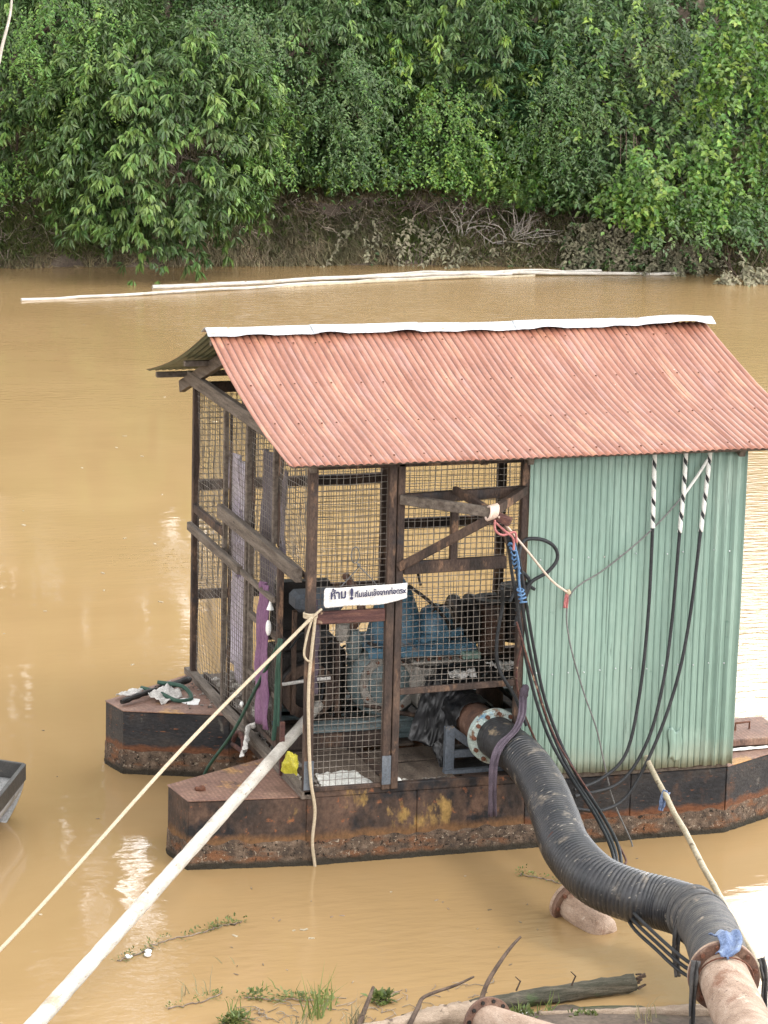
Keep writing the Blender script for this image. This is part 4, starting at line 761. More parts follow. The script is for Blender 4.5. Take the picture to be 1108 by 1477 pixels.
# discharge pipe with its bracket and flange
dp = thing('discharge_pipe', (1.34, .4, .5), 'short rusty brown discharge pipe bolted to the black hose', 'pipe')
PA, PB_ = Vector((1.28, 1.02, .83)), Vector((1.345, .075, .80)); ax = (PB_-PA).normalized()
MB().tube([PA, PA.lerp(PB_, .5), PB_], .132, 32).build('pipe_body', 'rustpipe', dp)
for s in (.3, .42): MB().ring(PA.lerp(PB_, s), ax, .130, .137, .012, 32).build('weld_bead', 'rustpipe', dp)
MB().ring(PB_, ax, .125, .192, .028, 40).build('pipe_flange', 'flange', dp, bevel=.002); MB().ring(PB_+ax*.030, ax, .125, .192, .026, 40).build('hose_flange', 'flange', dp, bevel=.002)
uu = ax.orthogonal().normalized(); ww = ax.cross(uu)
for i in range(12):
    e = uu*math.cos(i*math.pi/6+.2)+ww*math.sin(i*math.pi/6+.2); MB().tube([PB_+e*.170-ax*.035, PB_+e*.170+ax*.066], .015, 6).build('bolt', 'bolt', dp)
bk = thing('pipe_bracket', (1.12, .3, .49), 'grey A-shaped steel bracket under the rusty discharge pipe', 'bracket')
MB().box((1.095, .28, .655), (.065, .05, .33)).build('upright', 'greypaint', bk, bevel=.003); MB().bar((1.10, .28, .80), (1.36, .28, .60), .03, .055).build('gusset', 'greypaint', bk)
MB().box((1.22, .275, .625), (.22, .03, .05)).build('cross_tie', 'greypaint', bk); MB().box((1.27, .25, .507), (.44, .05, .025)).build('foot_plate', 'greypaint', bk)
MB().box((1.50, .28, .60), (.05, .05, .2)).build('upright', 'greypaint', bk)
# ---- black hose
def radial(t, k, n): return k
HP = [PB_+ax*.04, PB_+ax*.18, (1.405, -.36, .755), (1.405, -.72, .68), (1.34, -1.15, .59), (1.275, -1.53, .52), (1.305, -1.95, .455), (1.46, -2.20, .42), (1.61, -2.36, .41), (1.70, -2.56, .41), (1.66, -2.88, .43), (1.52, -3.34, .45), (1.40, -3.68, .46)]
hc = curve(HP, 40)
hs_ = thing('suction_hose', (1.33, -.2, .6), 'thick black ribbed rubber hose curving from the float down to the lower right corner', 'hose')
cum = [0]
for a, b in zip(hc, hc[1:]): cum.append(cum[-1]+(b-a).length)
TOT = cum[-1]
def at(s):
    s = max(0, min(TOT, s)); i = min(len(cum)-2, int(np.searchsorted(cum, s))-1 if s > 0 else 0); i = max(0, i); return hc[i].lerp(hc[i+1], (s-cum[i])/max(1e-9, cum[i+1]-cum[i]))
def rad(s): return .142+.020*min(1, max(0, (s-.4)/1.6))
def hosepart(s0, s1, rib, name, m, step=.0038, extra=0):
    n_ = int((s1-s0)/step); pts = [at(s0+(s1-s0)*i/n_) for i in range(n_+1)]; rs = []
    for i in range(n_+1):
        s = s0+(s1-s0)*i/n_; r_ = rad(s)+extra
        if rib: r_ += .0095*abs(math.sin(math.pi*s/.029))**.8-.005
        else: r_ += .0016*noise.noise(Vector((s*22, 0, 3)))+.001*math.sin(s*190)
        rs.append(r_)
    return MB().tube(pts, rs, 40).build(name, m, hs_, recalc=False)
S1, S2 = .34, TOT-1.20
hosepart(0, S1, False, 'hose_cuff', 'hosecuff', .01, .003); hosepart(S1-.01, S2, True, 'ribbed_hose', 'hose'); hosepart(S2-.02, TOT, False, 'smooth_hose_end', 'hosegrey', .008, .006)
for s in (S2, S2+.035, S2+.16): MB().tube([at(s+k*.006) for k in range(5)], [rad(s)+.010, rad(s)+.016, rad(s)+.017, rad(s)+.016, rad(s)+.010], 40).build('hose_band', 'hosegrey', hs_)
# ---- shore pipe
E1 = at(TOT); ea = Vector((-.26, -.86, .045)).normalized(); sp = thing('shore_pipe', tuple(E1), 'mud-crusted rusty pipe bolted to the hose at the lower right corner', 'pipe')
MB().ring(E1, ea, .13, .205, .03, 40).build('pipe_flange', 'mudpipe', sp, bevel=.003); MB().ring(E1+ea*.032, ea, .11, .205, .026, 40).build('pipe_flange', 'rustpipe', sp, bevel=.003)
MB().tube([E1+ea*.02, E1+ea*.5, E1+ea*1.0+Vector((0, 0, .02)), E1+ea*2.6+Vector((-.1, 0, .3))], [.145, .15, .15, .15], 36).build('pipe_body', 'mudpipe', sp)
uu = ea.orthogonal().normalized(); ww = ea.cross(uu)
for i in range(12):
    e = uu*math.cos(i*math.pi/6)+ww*math.sin(i*math.pi/6); MB().tube([E1+e*.180-ea*.03, E1+e*.180+ea*.065], .014, 6).build('bolt', 'bolt', sp)
def rag(name, m, label, cat, pts, w0, w1, seed=0, th=.006, wr=.012, parent=None, n=26, wdir=(1, 0, 0), top=0):
    """cloth strip following pts with folds across"""
    c = curve(pts, n//max(1, len(pts)-1)+1); k = len(c)-1; wd = Vector(wdir)
    def fn(u, v):
        i = min(k, int(round(u*k))); p = c[i]; t = (c[min(k, i+1)]-c[max(0, i-1)]).normalized(); s = (wd-t*wd.dot(t)).normalized(); nn = t.cross(s)
        w = (w0+(w1-w0)*u)*(1+.18*noise.noise(Vector((u*5, seed, 1)))); a = (v-.5)
        return p+s*a*w+nn*(wr*math.sin(v*11+seed+u*2)+wr*1.2*noise.noise(Vector((u*7, v*4, seed))))
    mb = MB().grid(fn, k, 14)
    if parent is not None: return mb.build(name, m, parent, solid=th)
    return one(mb, name, m, label, cat, solid=th)
rag('rag', 'blueclt', 'faded blue rag draped over the flange at the lower right corner', 'rag', [E1+Vector((.02, .10, .215)), E1+Vector((.03, .02, .238)), E1+Vector((0, -.08, .20)), E1+Vector((-.08, -.14, .175))], .17, .08, 3, wr=.014)
one(MB().tube([E1+ea*(.14+.03*math.sin(a*2))+(uu*math.cos(a)+ww*math.sin(a))*.160 for a in np.linspace(0, 2*math.pi, 30)], .005, 5), 'wire_loop', 'bolt', 'rusty wire looped round the mud-crusted pipe', 'wire')
for k, (dx, dz, L) in enumerate([(-.19, .02, .42), (.215, .0, .40)]):
    rag('rubber_strip', 'hosegrey', ['torn grey rubber strip hanging left of the lower flange', 'torn dark rubber strip hanging right of the lower flange'][k], 'strip', [E1+Vector((dx, -.04, dz+.10)), E1+Vector((dx*1.08, -.06, dz)), E1+Vector((dx*1.1, -.07, dz-L*.6)), E1+Vector((dx*1.0, -.08, dz-L))], .05, .035, 5+k)
# ---- straps on the hose
rag('cloth_strap', 'strap', 'long dark purple-grey cloth strap hanging over the start of the hose', 'strap', [(1.46, -.16, 1.14), (1.43, -.22, 1.02), (1.36, -.30, .945), (1.24, -.35, .86), (1.19, -.37, .76), (1.185, -.37, .58), (1.195, -.36, .37)], .05, .055, 2, wr=.006, wdir=(.9, 0, .4))
one(MB().blob((1.47, -.15, 1.16), (.03, .03, .05), .5), 'strap_knot', 'strap', 'knot at the top of the purple-grey strap', 'knot')
S3 = S2+.12
q = at(S3); rag('hanging_strip', 'hosegrey', 'grey rubber strip hanging from the hose near the lower right corner', 'strip', [q+Vector((-.12, -.05, .10)), q+Vector((-.17, -.08, -.02)), q+Vector((-.175, -.08, -.18)), q+Vector((-.16, -.09, -.33))], .055, .035, 9, wr=.006)
one(MB().tube([at(1.62)+(Vector((math.cos(a), .15*math.sin(a), math.sin(a)))*.155) for a in np.linspace(-.9, 2.9, 22)], .006, 5), 'hose_tie', 'redwood', 'thin reddish rope tied round the middle of the ribbed hose', 'rope')

# ================================================================== black plastic sheet draped over the pipe
bp = thing('plastic_sheet', (1.2, .6, .6), 'crumpled black plastic sheet draped over the rusty pipe and pump', 'plastic sheet')
def fq(c00, c10, c11, c01, amp, seed, nu_=34, nv_=34, curve_=0):
    a, b, c, d = map(Vector, (c00, c10, c11, c01)); nn = (b-a).cross(d-a).normalized()
    def fn(u, v):
        p = a*(1-u)*(1-v)+b*u*(1-v)+c*u*v+d*(1-u)*v; f = noise.noise(Vector((u*4+seed, v*2.2, 0)))+.5*noise.noise(Vector((u*11, v*6+seed, 3)))+.25*abs(noise.noise(Vector((u*22, v*15+seed, 3))))
        return p+nn*(amp*f+curve_*math.sin(math.pi*u)*math.sin(math.pi*v))+Vector((0, 0, .3*amp*noise.noise(Vector((u*6, seed, 7)))))
    return MB().grid(fn, nu_, nv_)
fq((1.10, .80, 1.03), (1.34, .66, 1.05), (1.10, .42, .60), (.90, .60, .66), .035, 1).build('sheet_fold', 'blackplastic', bp, solid=.002)
fq((1.04, .48, .62), (1.14, .40, .80), (1.13, .36, .50), (1.07, .38, .50), .02, 4).build('sheet_fold', 'blackplastic', bp, solid=.002)
def drape(u, v):
    y = .36+.42*u+.03*noise.noise(Vector((v*4, 0, 2))); a = R(205)-R(215)*v; c = PA.lerp(PB_, (1.02-y)/.945); r_ = .155+.022*noise.noise(Vector((u*5, v*7, 1)))+.014*noise.noise(Vector((u*13, v*15, 6)))
    r_ += .05*max(0, v-.75)*4*.6; return (c.x+math.cos(a)*r_, y, c.z+math.sin(a)*r_)
MB().grid(drape, 30, 50).build('sheet_drape', 'blackplastic', bp, solid=.002)
fq((1.18, .92, 1.08), (1.80, .90, 1.12), (1.62, .55, 1.0), (1.15, .62, 1.03), .04, 8).build('sheet_top', 'blackplastic', bp, solid=.002)
one(fq((1.22, .72, 1.09), (1.42, .70, 1.10), (1.40, .60, 1.07), (1.20, .60, 1.08), .03, 3, 18, 14), 'plastic_scrap', 'whitecloth', 'crumpled pale plastic scrap on top of the black sheet', 'plastic scrap', solid=.002)
one(fq((1.55, .85, 1.10), (1.75, .84, 1.10), (1.80, .72, 1.07), (1.60, .72, 1.08), .03, 6, 18, 14), 'plastic_scrap', 'whitecloth', 'torn pale plastic scrap beside the cables at right of the pump', 'plastic scrap', solid=.002)

# ================================================================== things on the floor of the shed and on the bows
one(fq((.13, .10, .505), (.50, .08, .505), (.46, .40, .515), (.17, .38, .512), .014, 2), 'white_sheet', 'white_sheet', 'flat dirty white sheet on the floor behind the mesh door', 'plastic sheet', solid=.006)
one(fq((.62, .12, .51), (.70, .10, .51), (.70, .28, .51), (.62, .26, .51), .02, 2, 12, 12), 'paper_scrap', 'white_sheet', 'small white scrap on the floor right of the door post', 'scrap', solid=.004)
one(fq((3.22, .30, .492), (3.56, .33, .492), (3.52, .36, .497), (3.20, .345, .497), .01, 5, 12, 12), 'white_scrap', 'white_sheet', 'dirty white plastic scrap in front of the hatch on the right end of the float', 'scrap', solid=.004)
def rubble(n, x0, x1, y0, y1, z, seed, s0=.01, s1=.035):
    rg = random.Random(seed); mb = MB()
    for i in range(n):
        s = rg.uniform(s0, s1); rot = Matrix.Rotation(rg.uniform(0, 6), 3, 'Z') @ Matrix.Rotation(rg.uniform(-.5, .5), 3, 'X'); mb.box((rg.uniform(x0, x1), rg.uniform(y0, y1), z+s*.3), (s*rg.uniform(.6, 2.2), s, s*rg.uniform(.2, .8)), rot, s*.2)
    return mb
rubble(260, .10, .9, 1.7, 3.0, .50, 1, .015, .07).build('floor_debris', 'rubble', None, kind='stuff')
rubble(160, .03, .14, .1, 1.7, .50, 2, .008, .025).build('floor_debris', 'rubble', None, kind='stuff')
rubble(60, .62, 1.05, .05, .16, .50, 3, .006, .02).build('floor_debris', 'rubble', None, kind='stuff')
rubble(70, -.25, -.02, 2.2, 3.0, .485, 5, .004, .014).build('deck_flakes', 'rubble', None, kind='stuff')
mb = MB()
for k in range(5): mb.tube([(.55+.14*math.cos(a)*(1+.1*k), 2.15+.20*math.sin(a)*(1-.05*k), .52+.014*k+.01*math.sin(a*3+k)) for a in np.linspace(0, 6.4, 30)], .010, 6)
one(mb, 'cable_coil', 'cable', 'loose coil of black hose on the floor at the back of the shed', 'coil')
mb = fq((.62, 2.55, .55), (1.05, 2.5, .75), (1.0, 2.85, .70), (.66, 2.9, .6), .05, 12, 20, 20); one(mb, 'plastic_bag', 'whitecloth', 'crumpled pale plastic bag at the back of the shed floor', 'bag', solid=.003)
# yellow container behind the little post by the left corner, clothes
bt = MB().blob((-.0, .41, .575), (.052, .04, .095), .75, 14, 4); one(bt, 'yellow_bag', 'yellow', 'bright yellow plastic bag hanging by the left corner of the deck', 'bag')
MB_ = MB().bar((-.05, .45, .50), (-.05, .45, .88), .03, .03); one(MB_, 'short_post', 'redwood', 'short dark post standing in front of the yellow bag', 'post')
rag('white_rag', 'whitecloth', 'white rag tied on the sill above the near bow', 'rag', [(-.02, 1.25, .63), (-.06, 1.28, .60), (-.10, 1.20, .52), (-.15, 1.07, .49)], .06, .10, 4, wr=.014, wdir=(.3, 1, 0))
one(MB().tube([(-.07, 1.32, .40+.0)]+[(-.10+.02*math.sin(a), 1.42+.14*math.cos(a), .40+.12*math.sin(a)) for a in np.linspace(0, 3.1, 14)], .018, 8), 'hose_loop', 'redwood', 'dark red hose loop hanging between the two bows', 'hose')
rag('purple_towel', 'purple', 'long faded purple cloth hanging on the left mesh side', 'cloth', [(-.04, .99, 1.72), (-.045, 1.0, 1.60), (-.05, 1.02, 1.30), (-.05, 1.02, .98), (-.045, 1.0, .70)], .12, .36, 1, wr=.016, wdir=(0, 1, 0))
rag('printed_cloth', 'lilac', 'pale lilac printed cloth hanging inside the left mesh side', 'cloth', [(.14, 2.36, 2.33), (.15, 2.36, 2.0), (.15, 2.30, 1.5), (.14, 2.34, 1.05), (.14, 2.45, .72)], .55, .48, 7, wr=.022, wdir=(0, 1, 0))
rag('grey_curtain', 'greycloth', 'grey-mauve cloth hanging inside behind the upper left mesh', 'cloth', [(.16, 1.62, 2.52), (.16, 1.60, 2.2), (.16, 1.62, 1.85), (.15, 1.58, 1.45)], .34, .30, 11, wr=.02, wdir=(0, 1, 0))
rag('dark_cloth', 'greycloth', 'dark cloth strip hanging from a hook at the upper left corner', 'cloth', [(.02, .72, 2.56), (.03, .78, 2.40), (.04, .86, 2.15), (.03, .80, 1.95)], .05, .07, 5, wr=.01, wdir=(0, 1, 0))
rag('dark_cloth', 'strap', 'dark cloth hanging in the open doorway behind the left post', 'cloth', [(.22, .62, 1.68), (.22, .60, 1.45), (.22, .62, 1.20), (.22, .64, 1.02)], .08, .12, 6, wr=.01, wdir=(0, 1, 0))
t = thing('white_float', (-.03, .85, 1.42), 'small white float hanging over the purple cloth', 'float'); MB().tube([(-.04, .84, 1.64), (-.04, .84, 1.60), (-.04, .84, 1.57)], [.004, .014, .026], 10).build('cone_top', 'foam', t)
MB().blob((-.05, .84, 1.44), (.02, .022, .055), .1, 8).build('float_body', 'foam', t); MB().tube([(-.04, .84, 1.57), (-.045, .84, 1.49)], .003, 4).build('cord', 'rope', t)
MB().blob((.01, 1.12, 1.50), (.02, .045, .04), .8, 8).build('rag_knot', 'whitecloth', thing('rag_knot', (.01, 1.1, 1.5), 'small white rag knotted on the left door mesh', 'rag'))
for x, y, z, r_, l_ in ((.0, 1.22, 1.15, .022, 'small white blob stuck low on the left door mesh'), (-.02, 1.55, .70, .02, 'white scrap at the foot of the left door')): one(MB().blob((x-.02, y, z), (.012, r_, r_), .7, 7), 'white_scrap', 'foam', l_, 'scrap')
# wire loop hanging on the door mesh
mb = MB().tube([(.30+.028*math.cos(a), -.005, 2.13+.055*math.sin(a)) for a in np.linspace(0, 6.3, 20)], .004, 5).tube([(.31, -.005, 2.08), (.33, -.005, 2.05), (.21, .02, 1.91)], .004, 5).tube([(.32, -.005, 2.06), (.40, -.005, 1.98), (.47, .0, 1.90)], .004, 5).blob((.325, -.008, 2.06), .013, .4, 6)
one(mb, 'wire_hanger', 'wire', 'twisted wire loop hanging on the mesh above the sign', 'wire')
# timber with rags lying on the far bow, white patch, flakes
one(MB().tube(curve([(-.72, 2.42, .515), (-.55, 2.53, .53), (-.40, 2.62, .54)], 6), [.018+.006*random.random() for _ in range(13)], 8), 'charred_timber', 'darkiron', 'charred piece of timber lying on the far bow, left half', 'timber')
one(MB().tube(curve([(-.40, 2.66, .53), (-.27, 2.72, .535), (-.10, 2.84, .54)], 6), [.024+.006*random.random() for _ in range(13)], 8), 'charred_timber', 'darkiron', 'charred log end lying on the far bow beside the shed', 'timber')
one(fq((-.50, 2.50, .55), (-.30, 2.66, .57), (-.22, 2.55, .50), (-.42, 2.38, .49), .03, 7, 18, 18), 'rag', 'whitecloth', 'dirty white rag on the charred timber on the far bow', 'rag', solid=.004)
one(fq((-.72, 2.62, .51), (-.56, 2.75, .52), (-.46, 2.70, .53), (-.60, 2.58, .52), .03, 9, 14, 14), 'rag', 'whitecloth', 'small pale rag behind the charred timber on the far bow', 'rag', solid=.004)
one(MB().tube(curve([(-.50, 2.72, .53), (-.40, 2.55, .53), (-.30, 2.42, .50), (-.18, 2.46, .50), (-.22, 2.58, .56), (-.38, 2.70, .57)], 8), .016, 7), 'green_rope', 'greenrope', 'dark green rope tangled in the rags on the far bow', 'rope')
one(MB().prism([(-.20+.075*math.cos(a)*(1+.25*math.sin(3*a)), 2.42+.10*math.sin(a)*(1+.2*math.cos(2*a+1)), ) for a in np.linspace(0, 5.9, 16)], .484, .489), 'white_patch', 'foam', 'spilled white patch on the far bow', 'patch')

# ================================================================== sign
sg = thing('cloth_sign', (.36, -.05, 1.85), 'white cloth sign with handwritten blue-black Thai warning tied to the mesh', 'sign')
def sf(u, v):
    x = .075+.575*u; top = 1.928-.006*math.sin(u*3)+.010*u; bot = 1.792-.016*math.sin(min(1, u*4)*1.5)+.05*u**1.1+.012*math.sin(u*7); z = bot+(top-bot)*v
    cx = .012*(abs(v-.5)*2)**6*(u < .05); return (x+cx, -.052-.006*math.sin(u*9)-.004*noise.noise(Vector((u*8, v*4, 1))), z)
MB().grid(sf, 50, 14).build('sign_cloth', 'sign', sg, solid=.003)
def text(body, x, z, size, rot, name, bold=.0, sx=1):
    cu = bpy.data.curves.new(name, 'FONT'); cu.body = body; cu.size = size; cu.extrude = .0008; cu.offset = bold; tmp = bpy.data.objects.new(name, cu); COL.objects.link(tmp)
    dg = bpy.context.evaluated_depsgraph_get(); me = bpy.data.meshes.new_from_object(tmp.evaluated_get(dg)); bpy.data.objects.remove(tmp)
    mtx = Matrix.Translation((x, -.0645, z)) @ Matrix.Rotation(R(rot), 4, 'Y') @ Matrix.Rotation(R(90), 4, 'X') @ Matrix.Diagonal((sx, 1, 1, 1)); me.transform(mtx); me.transform(Matrix.Translation(-Vector(sg['_o'])))
    rg = random.Random(len(body))
    for v in me.vertices: v.co.z += .0015*noise.noise(Vector((v.co.x*60, v.co.z*60, 2))); v.co.x += .0015*noise.noise(Vector((v.co.x*50, v.co.z*50, 7)))
    me.materials.clear(); me.materials.append(MT['ink']); o = bpy.data.objects.new(name, me); COL.objects.link(o); o.parent = sg; return o
text('ห้าม', .115, 1.853, .082, -2, 'lettering', .0022, .86); text('!', .248, 1.848, .10, 0, 'lettering', .004, 1.1); text('ที่มเล่นเอ็งจากท่อดรx', .285, 1.858, .050, -2, 'lettering', .0014, .84)

# ================================================================== cables, ropes, wires
g2 = 'black cables hanging down the green wall'
def cable(pts, r, m, label, name='cable', cat='cable', group=None, n=8, wrapto=None):
    c = curve(pts, n)
    if wrapto:
        t = thing(name, tuple(c[0]), label, cat, group); MB().tube(c, r, 8).build('cable_core', m, t)
        # white tape wound in a helix round the upper length
        L = [Vector(p) for p in c if p[2] > wrapto]; dense = curve([L[0], L[len(L)//2], L[-1]], 60); mb = MB(); vs = []; turns = (L[0]-L[-1]).length/.125; k = len(dense)
        for i, p in enumerate(dense):
            a = 2*math.pi*turns*i/k
            for j in range(9):
                b = a+j/8*R(250); vs.append(p+Vector((math.cos(b), math.sin(b), 0))*(r+.003))
        fs = [(i*9+j, i*9+j+1, (i+1)*9+j+1, (i+1)*9+j) for i in range(k-1) for j in range(8)]
        mb.add(vs, fs, True).build('white_tape', 'wrap', t, solid=.002, recalc=False); return t
    return one(MB().tube(c, r, 8), name, m, label, cat, group)
J = (1.80, -.14, .47)
cable([(2.37, -.09, 2.80), (2.375, -.09, 2.5), (2.38, -.09, 2.19), (2.37, -.10, 1.6), (2.33, -.10, 1.05), (2.24, -.12, .66), (2.05, -.14, .50), (1.84, -.2, .46)], .0125, 'cable', 'left one of three black cables with white-taped tops on the green wall', group=g2, wrapto=2.2)
cable([(2.60, -.09, 2.80), (2.595, -.09, 2.5), (2.58, -.09, 2.2), (2.55, -.10, 1.6), (2.50, -.11, 1.15), (2.40, -.12, .75), (2.20, -.14, .47), (1.84, -.22, .42)], .0125, 'cable', 'middle one of three black cables with white-taped tops on the green wall', group=g2, wrapto=2.2)
cable([(2.78, -.09, 2.80), (2.76, -.09, 2.5), (2.735, -.09, 2.2), (2.68, -.10, 1.6), (2.60, -.11, 1.15), (2.45, -.13, .72), (2.26, -.15, .38), (2.05, -.2, .30), (1.84, -.25, .34)], .0125, 'cable', 'right one of three black cables with white-taped tops on the green wall', group=g2, wrapto=2.2)
# bundle from the jib down along the hose
g3 = 'black cables running from the jib down beside the hose'
for k, (o1, o2, lab) in enumerate([(0, 0, 'thick black cable bundle strand nearest the pump in the bundle under the jib'), (.035, .02, 'second black cable of the bundle under the jib'), (.065, .05, 'third black cable of the bundle under the jib, nearest the green wall')]):
    cable([(1.22+o1*.5, -.40, 2.33), (1.27+o1, -.34, 2.10), (1.35+o1, -.28, 1.80), (1.42+o1*1.1, -.24, 1.5), (1.52+o1, -.22, 1.15), (1.63+o1, -.24, .85), (1.72+o2, -.42, .63), (1.72+o2, -.9, .50), (1.62+o2, -1.45, .44), (1.46+o2*.5, -1.95, .36-.02*k), (1.40, -2.32, .37-.045*k), (1.40, -2.70, .355-.045*k), (1.42, -3.1, .34-.045*k), (1.52, -3.40, .30-.02*k)], .0115, 'cable', lab, group=g3)
cable([(1.27, -.2, 1.9), (1.31, -.10, 1.75), (1.28, -.10, 1.52), (1.30, -.10, 1.32), (1.42, -.1, 1.12), (1.50, -.14, .92)], .012, 'cable', 'black cable bowing left of the bundle in front of the mesh')
cable([(1.36, -.22, 2.05), (1.43, -.12, 2.19), (1.54, -.12, 2.21), (1.65, -.12, 2.16), (1.685, -.12, 2.07), (1.62, -.12, 1.98), (1.50, -.12, 1.91), (1.44, -.12, 1.78), (1.40, -.12, 1.62)], .013, 'cable', 'black cable making a round loop against the green wall')
cable([(1.42, -.08, 2.0), (1.50, -.09, 1.92), (1.47, -.10, 1.80), (1.40, -.12, 1.72)], .013, 'cable', 'short dark cable curl under the round loop')
cable([(1.36, -.10, 1.78), (1.45, -.07, 1.90), (1.55, -.07, 1.85)], .012, 'cable', 'short dark cable end behind the loop on the post')
cable([(1.48, -.06, 1.5), (1.44, -.07, 1.25), (1.50, -.07, 1.0), (1.62, -.1, .72)], .008, 'redwood', 'thin brown cable down the post beside the green wall')
cable([(1.33, -.33, 1.7), (1.50, -.28, 1.25), (1.66, -.30, .85), (1.80, -.7, .52), (1.72, -1.4, .40), (1.52, -1.9, .52)], .007, 'redwood', 'thin reddish rope running down with the cable bundle')
cable([(2.78, -.07, 2.72), (2.60, -.08, 2.46), (2.34, -.09, 2.20), (2.04, -.09, 1.97), (1.88, -.09, 1.88), (1.80, -.09, 1.80), (1.775, -.1, 1.65), (1.82, -.1, 1.42), (1.92, -.1, 1.12), (2.02, -.12, .85), (2.10, -.12, .55), (2.17, -.12, .32), (2.30, -.14, .04), (2.31, -.14, -.03)], .006, 'wire', 'thin grey wire sagging across the green wall down into the water', 'thin_wire', 'wire')
one(MB().tube([(2.765, -.085, 2.70), (2.69, -.088, 2.585), (2.60, -.091, 2.465)], .0105, 8), 'tape_wrap', 'wrap', 'white tape round the upper end of the thin grey wire', 'tape')
cable([(1.12, -.49, 2.46), (1.40, -.32, 2.17), (1.62, -.18, 1.94), (1.78, -.10, 1.82)], .008, 'pinkrope', 'taut pale pink rope from the jib to the thin grey wire', 'rope', 'rope')
rag('pink_tail', 'redstrap', 'small pink rag end where the taut rope meets the wire', 'rag', [(1.78, -.10, 1.84), (1.765, -.11, 1.79), (1.76, -.11, 1.72)], .02, .03, 2, wr=.004)
one(MB().blob((1.78, -.10, 1.825), .020, .5, 7), 'rope_knot', 'rope', 'pale knot on the green wall where the pink rope ends', 'knot')
cable([(1.09, -.50, 2.44), (1.10, -.49, 2.37), (1.16, -.47, 2.33), (1.25, -.45, 2.34), (1.27, -.44, 2.27)], .008, 'redstrap', 'faded red strap looped under the tip of the jib', 'red_strap', 'strap')
cable([(1.10, -.49, 2.42), (1.17, -.47, 2.36), (1.24, -.45, 2.30), (1.25, -.44, 2.22)], .008, 'redstrap', 'second faded red strap below the jib tip beside the blue rope', 'red_strap', 'strap')
mb = MB()
for k in range(7): z = 2.25-.035*k; c = Vector((1.25+.014*k, -.40+.014*k, z)); mb.tube([c+Vector((math.cos(a)*.020, math.sin(a)*.020, .012*math.sin(a*2+k))) for a in np.linspace(0, 6.4, 12)], .0065, 6)
mb.tube(curve([(1.26, -.41, 2.27), (1.31, -.38, 2.12), (1.33, -.35, 1.98), (1.36, -.33, 1.84)], 6), .008, 6)
for k in range(4): c = Vector((1.345+.008*k, -.34, 1.92-.028*k)); mb.tube([c+Vector((math.cos(a)*.022, math.sin(a)*.022, .006*math.sin(a+k))) for a in np.linspace(0, 6.4, 12)], .006, 6)
one(mb, 'blue_rope', 'bluerope', 'blue rope lashing wound round the cable bundle below the jib', 'rope')
mb = MB()
for k in range(5): c = TP+Vector((.0+.016*k-.03, .012*k-.02, .0)); mb.tube([c+Vector((.01*math.sin(a), math.cos(a)*.045, math.sin(a)*.045)) for a in np.linspace(0, 6.4, 14)], .009, 6)
one(mb, 'pink_lashing', 'pinkrope', 'pale pink lashing round the tip of the jib', 'rope')
# mooring rope from the corner post, loop and tail
K = Vector((.0, -.045, 1.735))
cable([K, (-1.2, -1.33, 1.28), (-2.55, -2.75, .66), (-3.6, -3.9, .35)], .0115, 'rope', 'taut cream mooring rope running from the corner post to the lower left', 'mooring_rope', 'rope', n=10)
mb = MB()
for k in range(3): mb.tube([(.0+.042*math.cos(a), .0+.042*math.sin(a), 1.725+.011*k) for a in np.linspace(0, 6.4, 16)], .009, 6)
mb.tube(curve([(.0, -.045, 1.73), (-.04, -.06, 1.60), (-.055, -.06, 1.48), (-.01, -.06, 1.44), (.0, -.055, 1.55)], 6), .008, 6).tube(curve([(.0, -.05, 1.73), (.03, -.06, 1.765), (.06, -.06, 1.79)], 4), .009, 6)
one(mb, 'rope_hitch', 'rope', 'cream rope hitch with a small loop on the left corner post', 'rope')
cable([(.02, -.045, 1.73), (-.015, -.05, 1.3), (-.01, -.05, .95), (.01, -.05, .62), (.045, -.045, .40), (.035, -.035, .18), (.055, -.03, .02), (.06, -.03, -.05)], .0115, 'rope', 'cream rope hanging straight down the corner post into the water', 'hanging_rope', 'rope')
cable([(-.03, .62, 1.40), (-.07, 1.1, .92), (-.13, 1.45, .52), (-.22, 1.80, .16), (-.25, 1.9, -.03)], .012, 'greenrope', 'dark green strap slanting from the left doorway down to the water', 'green_strap', 'strap')
mb = MB().tube(curve([(-.03, .62, 1.42), (-.045, .60, 1.25), (-.04, .64, 1.12), (-.04, .66, .85), (-.04, .70, .68)], 6), .016, 6).tube(curve([(-.02, .60, 1.42), (-.05, .55, 1.30), (-.04, .58, 1.12), (-.03, .62, .80)], 6), .009, 6)
one(mb, 'green_strap', 'greenrope', 'dark green strap hanging straight down at the left doorway', 'strap')
cable([(.10, .95, .66), (.06, 1.08, .69), (.10, 1.10, .62), (.0, .74, .70)], .010, 'bluerope', 'bluish cord tying the white bamboo pole to the deck', 'cord', 'cord')

# ================================================================== poles
def bamboo(pts, r0, r1, m, label, group=None, node=.34, name='bamboo_pole', wob=.004, seed=0):
    c = curve(pts, 24); n_ = len(c); rs = []; s = 0; rg = random.Random(seed); c2 = []
    for i, p in enumerate(c):
        if i: s += (c[i]-c[i-1]).length
        f = i/(n_-1); ph = (s % node)/node; bump = .13*math.exp(-((ph-.5)/.028)**2)-.07*math.exp(-((ph-.56)/.03)**2)
        rs.append((r0+(r1-r0)*f)*(1+bump)); kk = (s/node+.5); k0 = math.floor(kk); fr_ = kk-k0; w0 = noise.cell(Vector((k0+.5, seed, 0))); w1 = noise.cell(Vector((k0+1.5, seed, 0))); c2.append(p+Vector(((w0*(1-fr_)+w1*fr_)*wob*2, 0, (w0*(1-fr_)+w1*fr_)*wob*2)))
    return one(MB().tube(c2, rs, 14), name, m, label, 'bamboo pole', group)
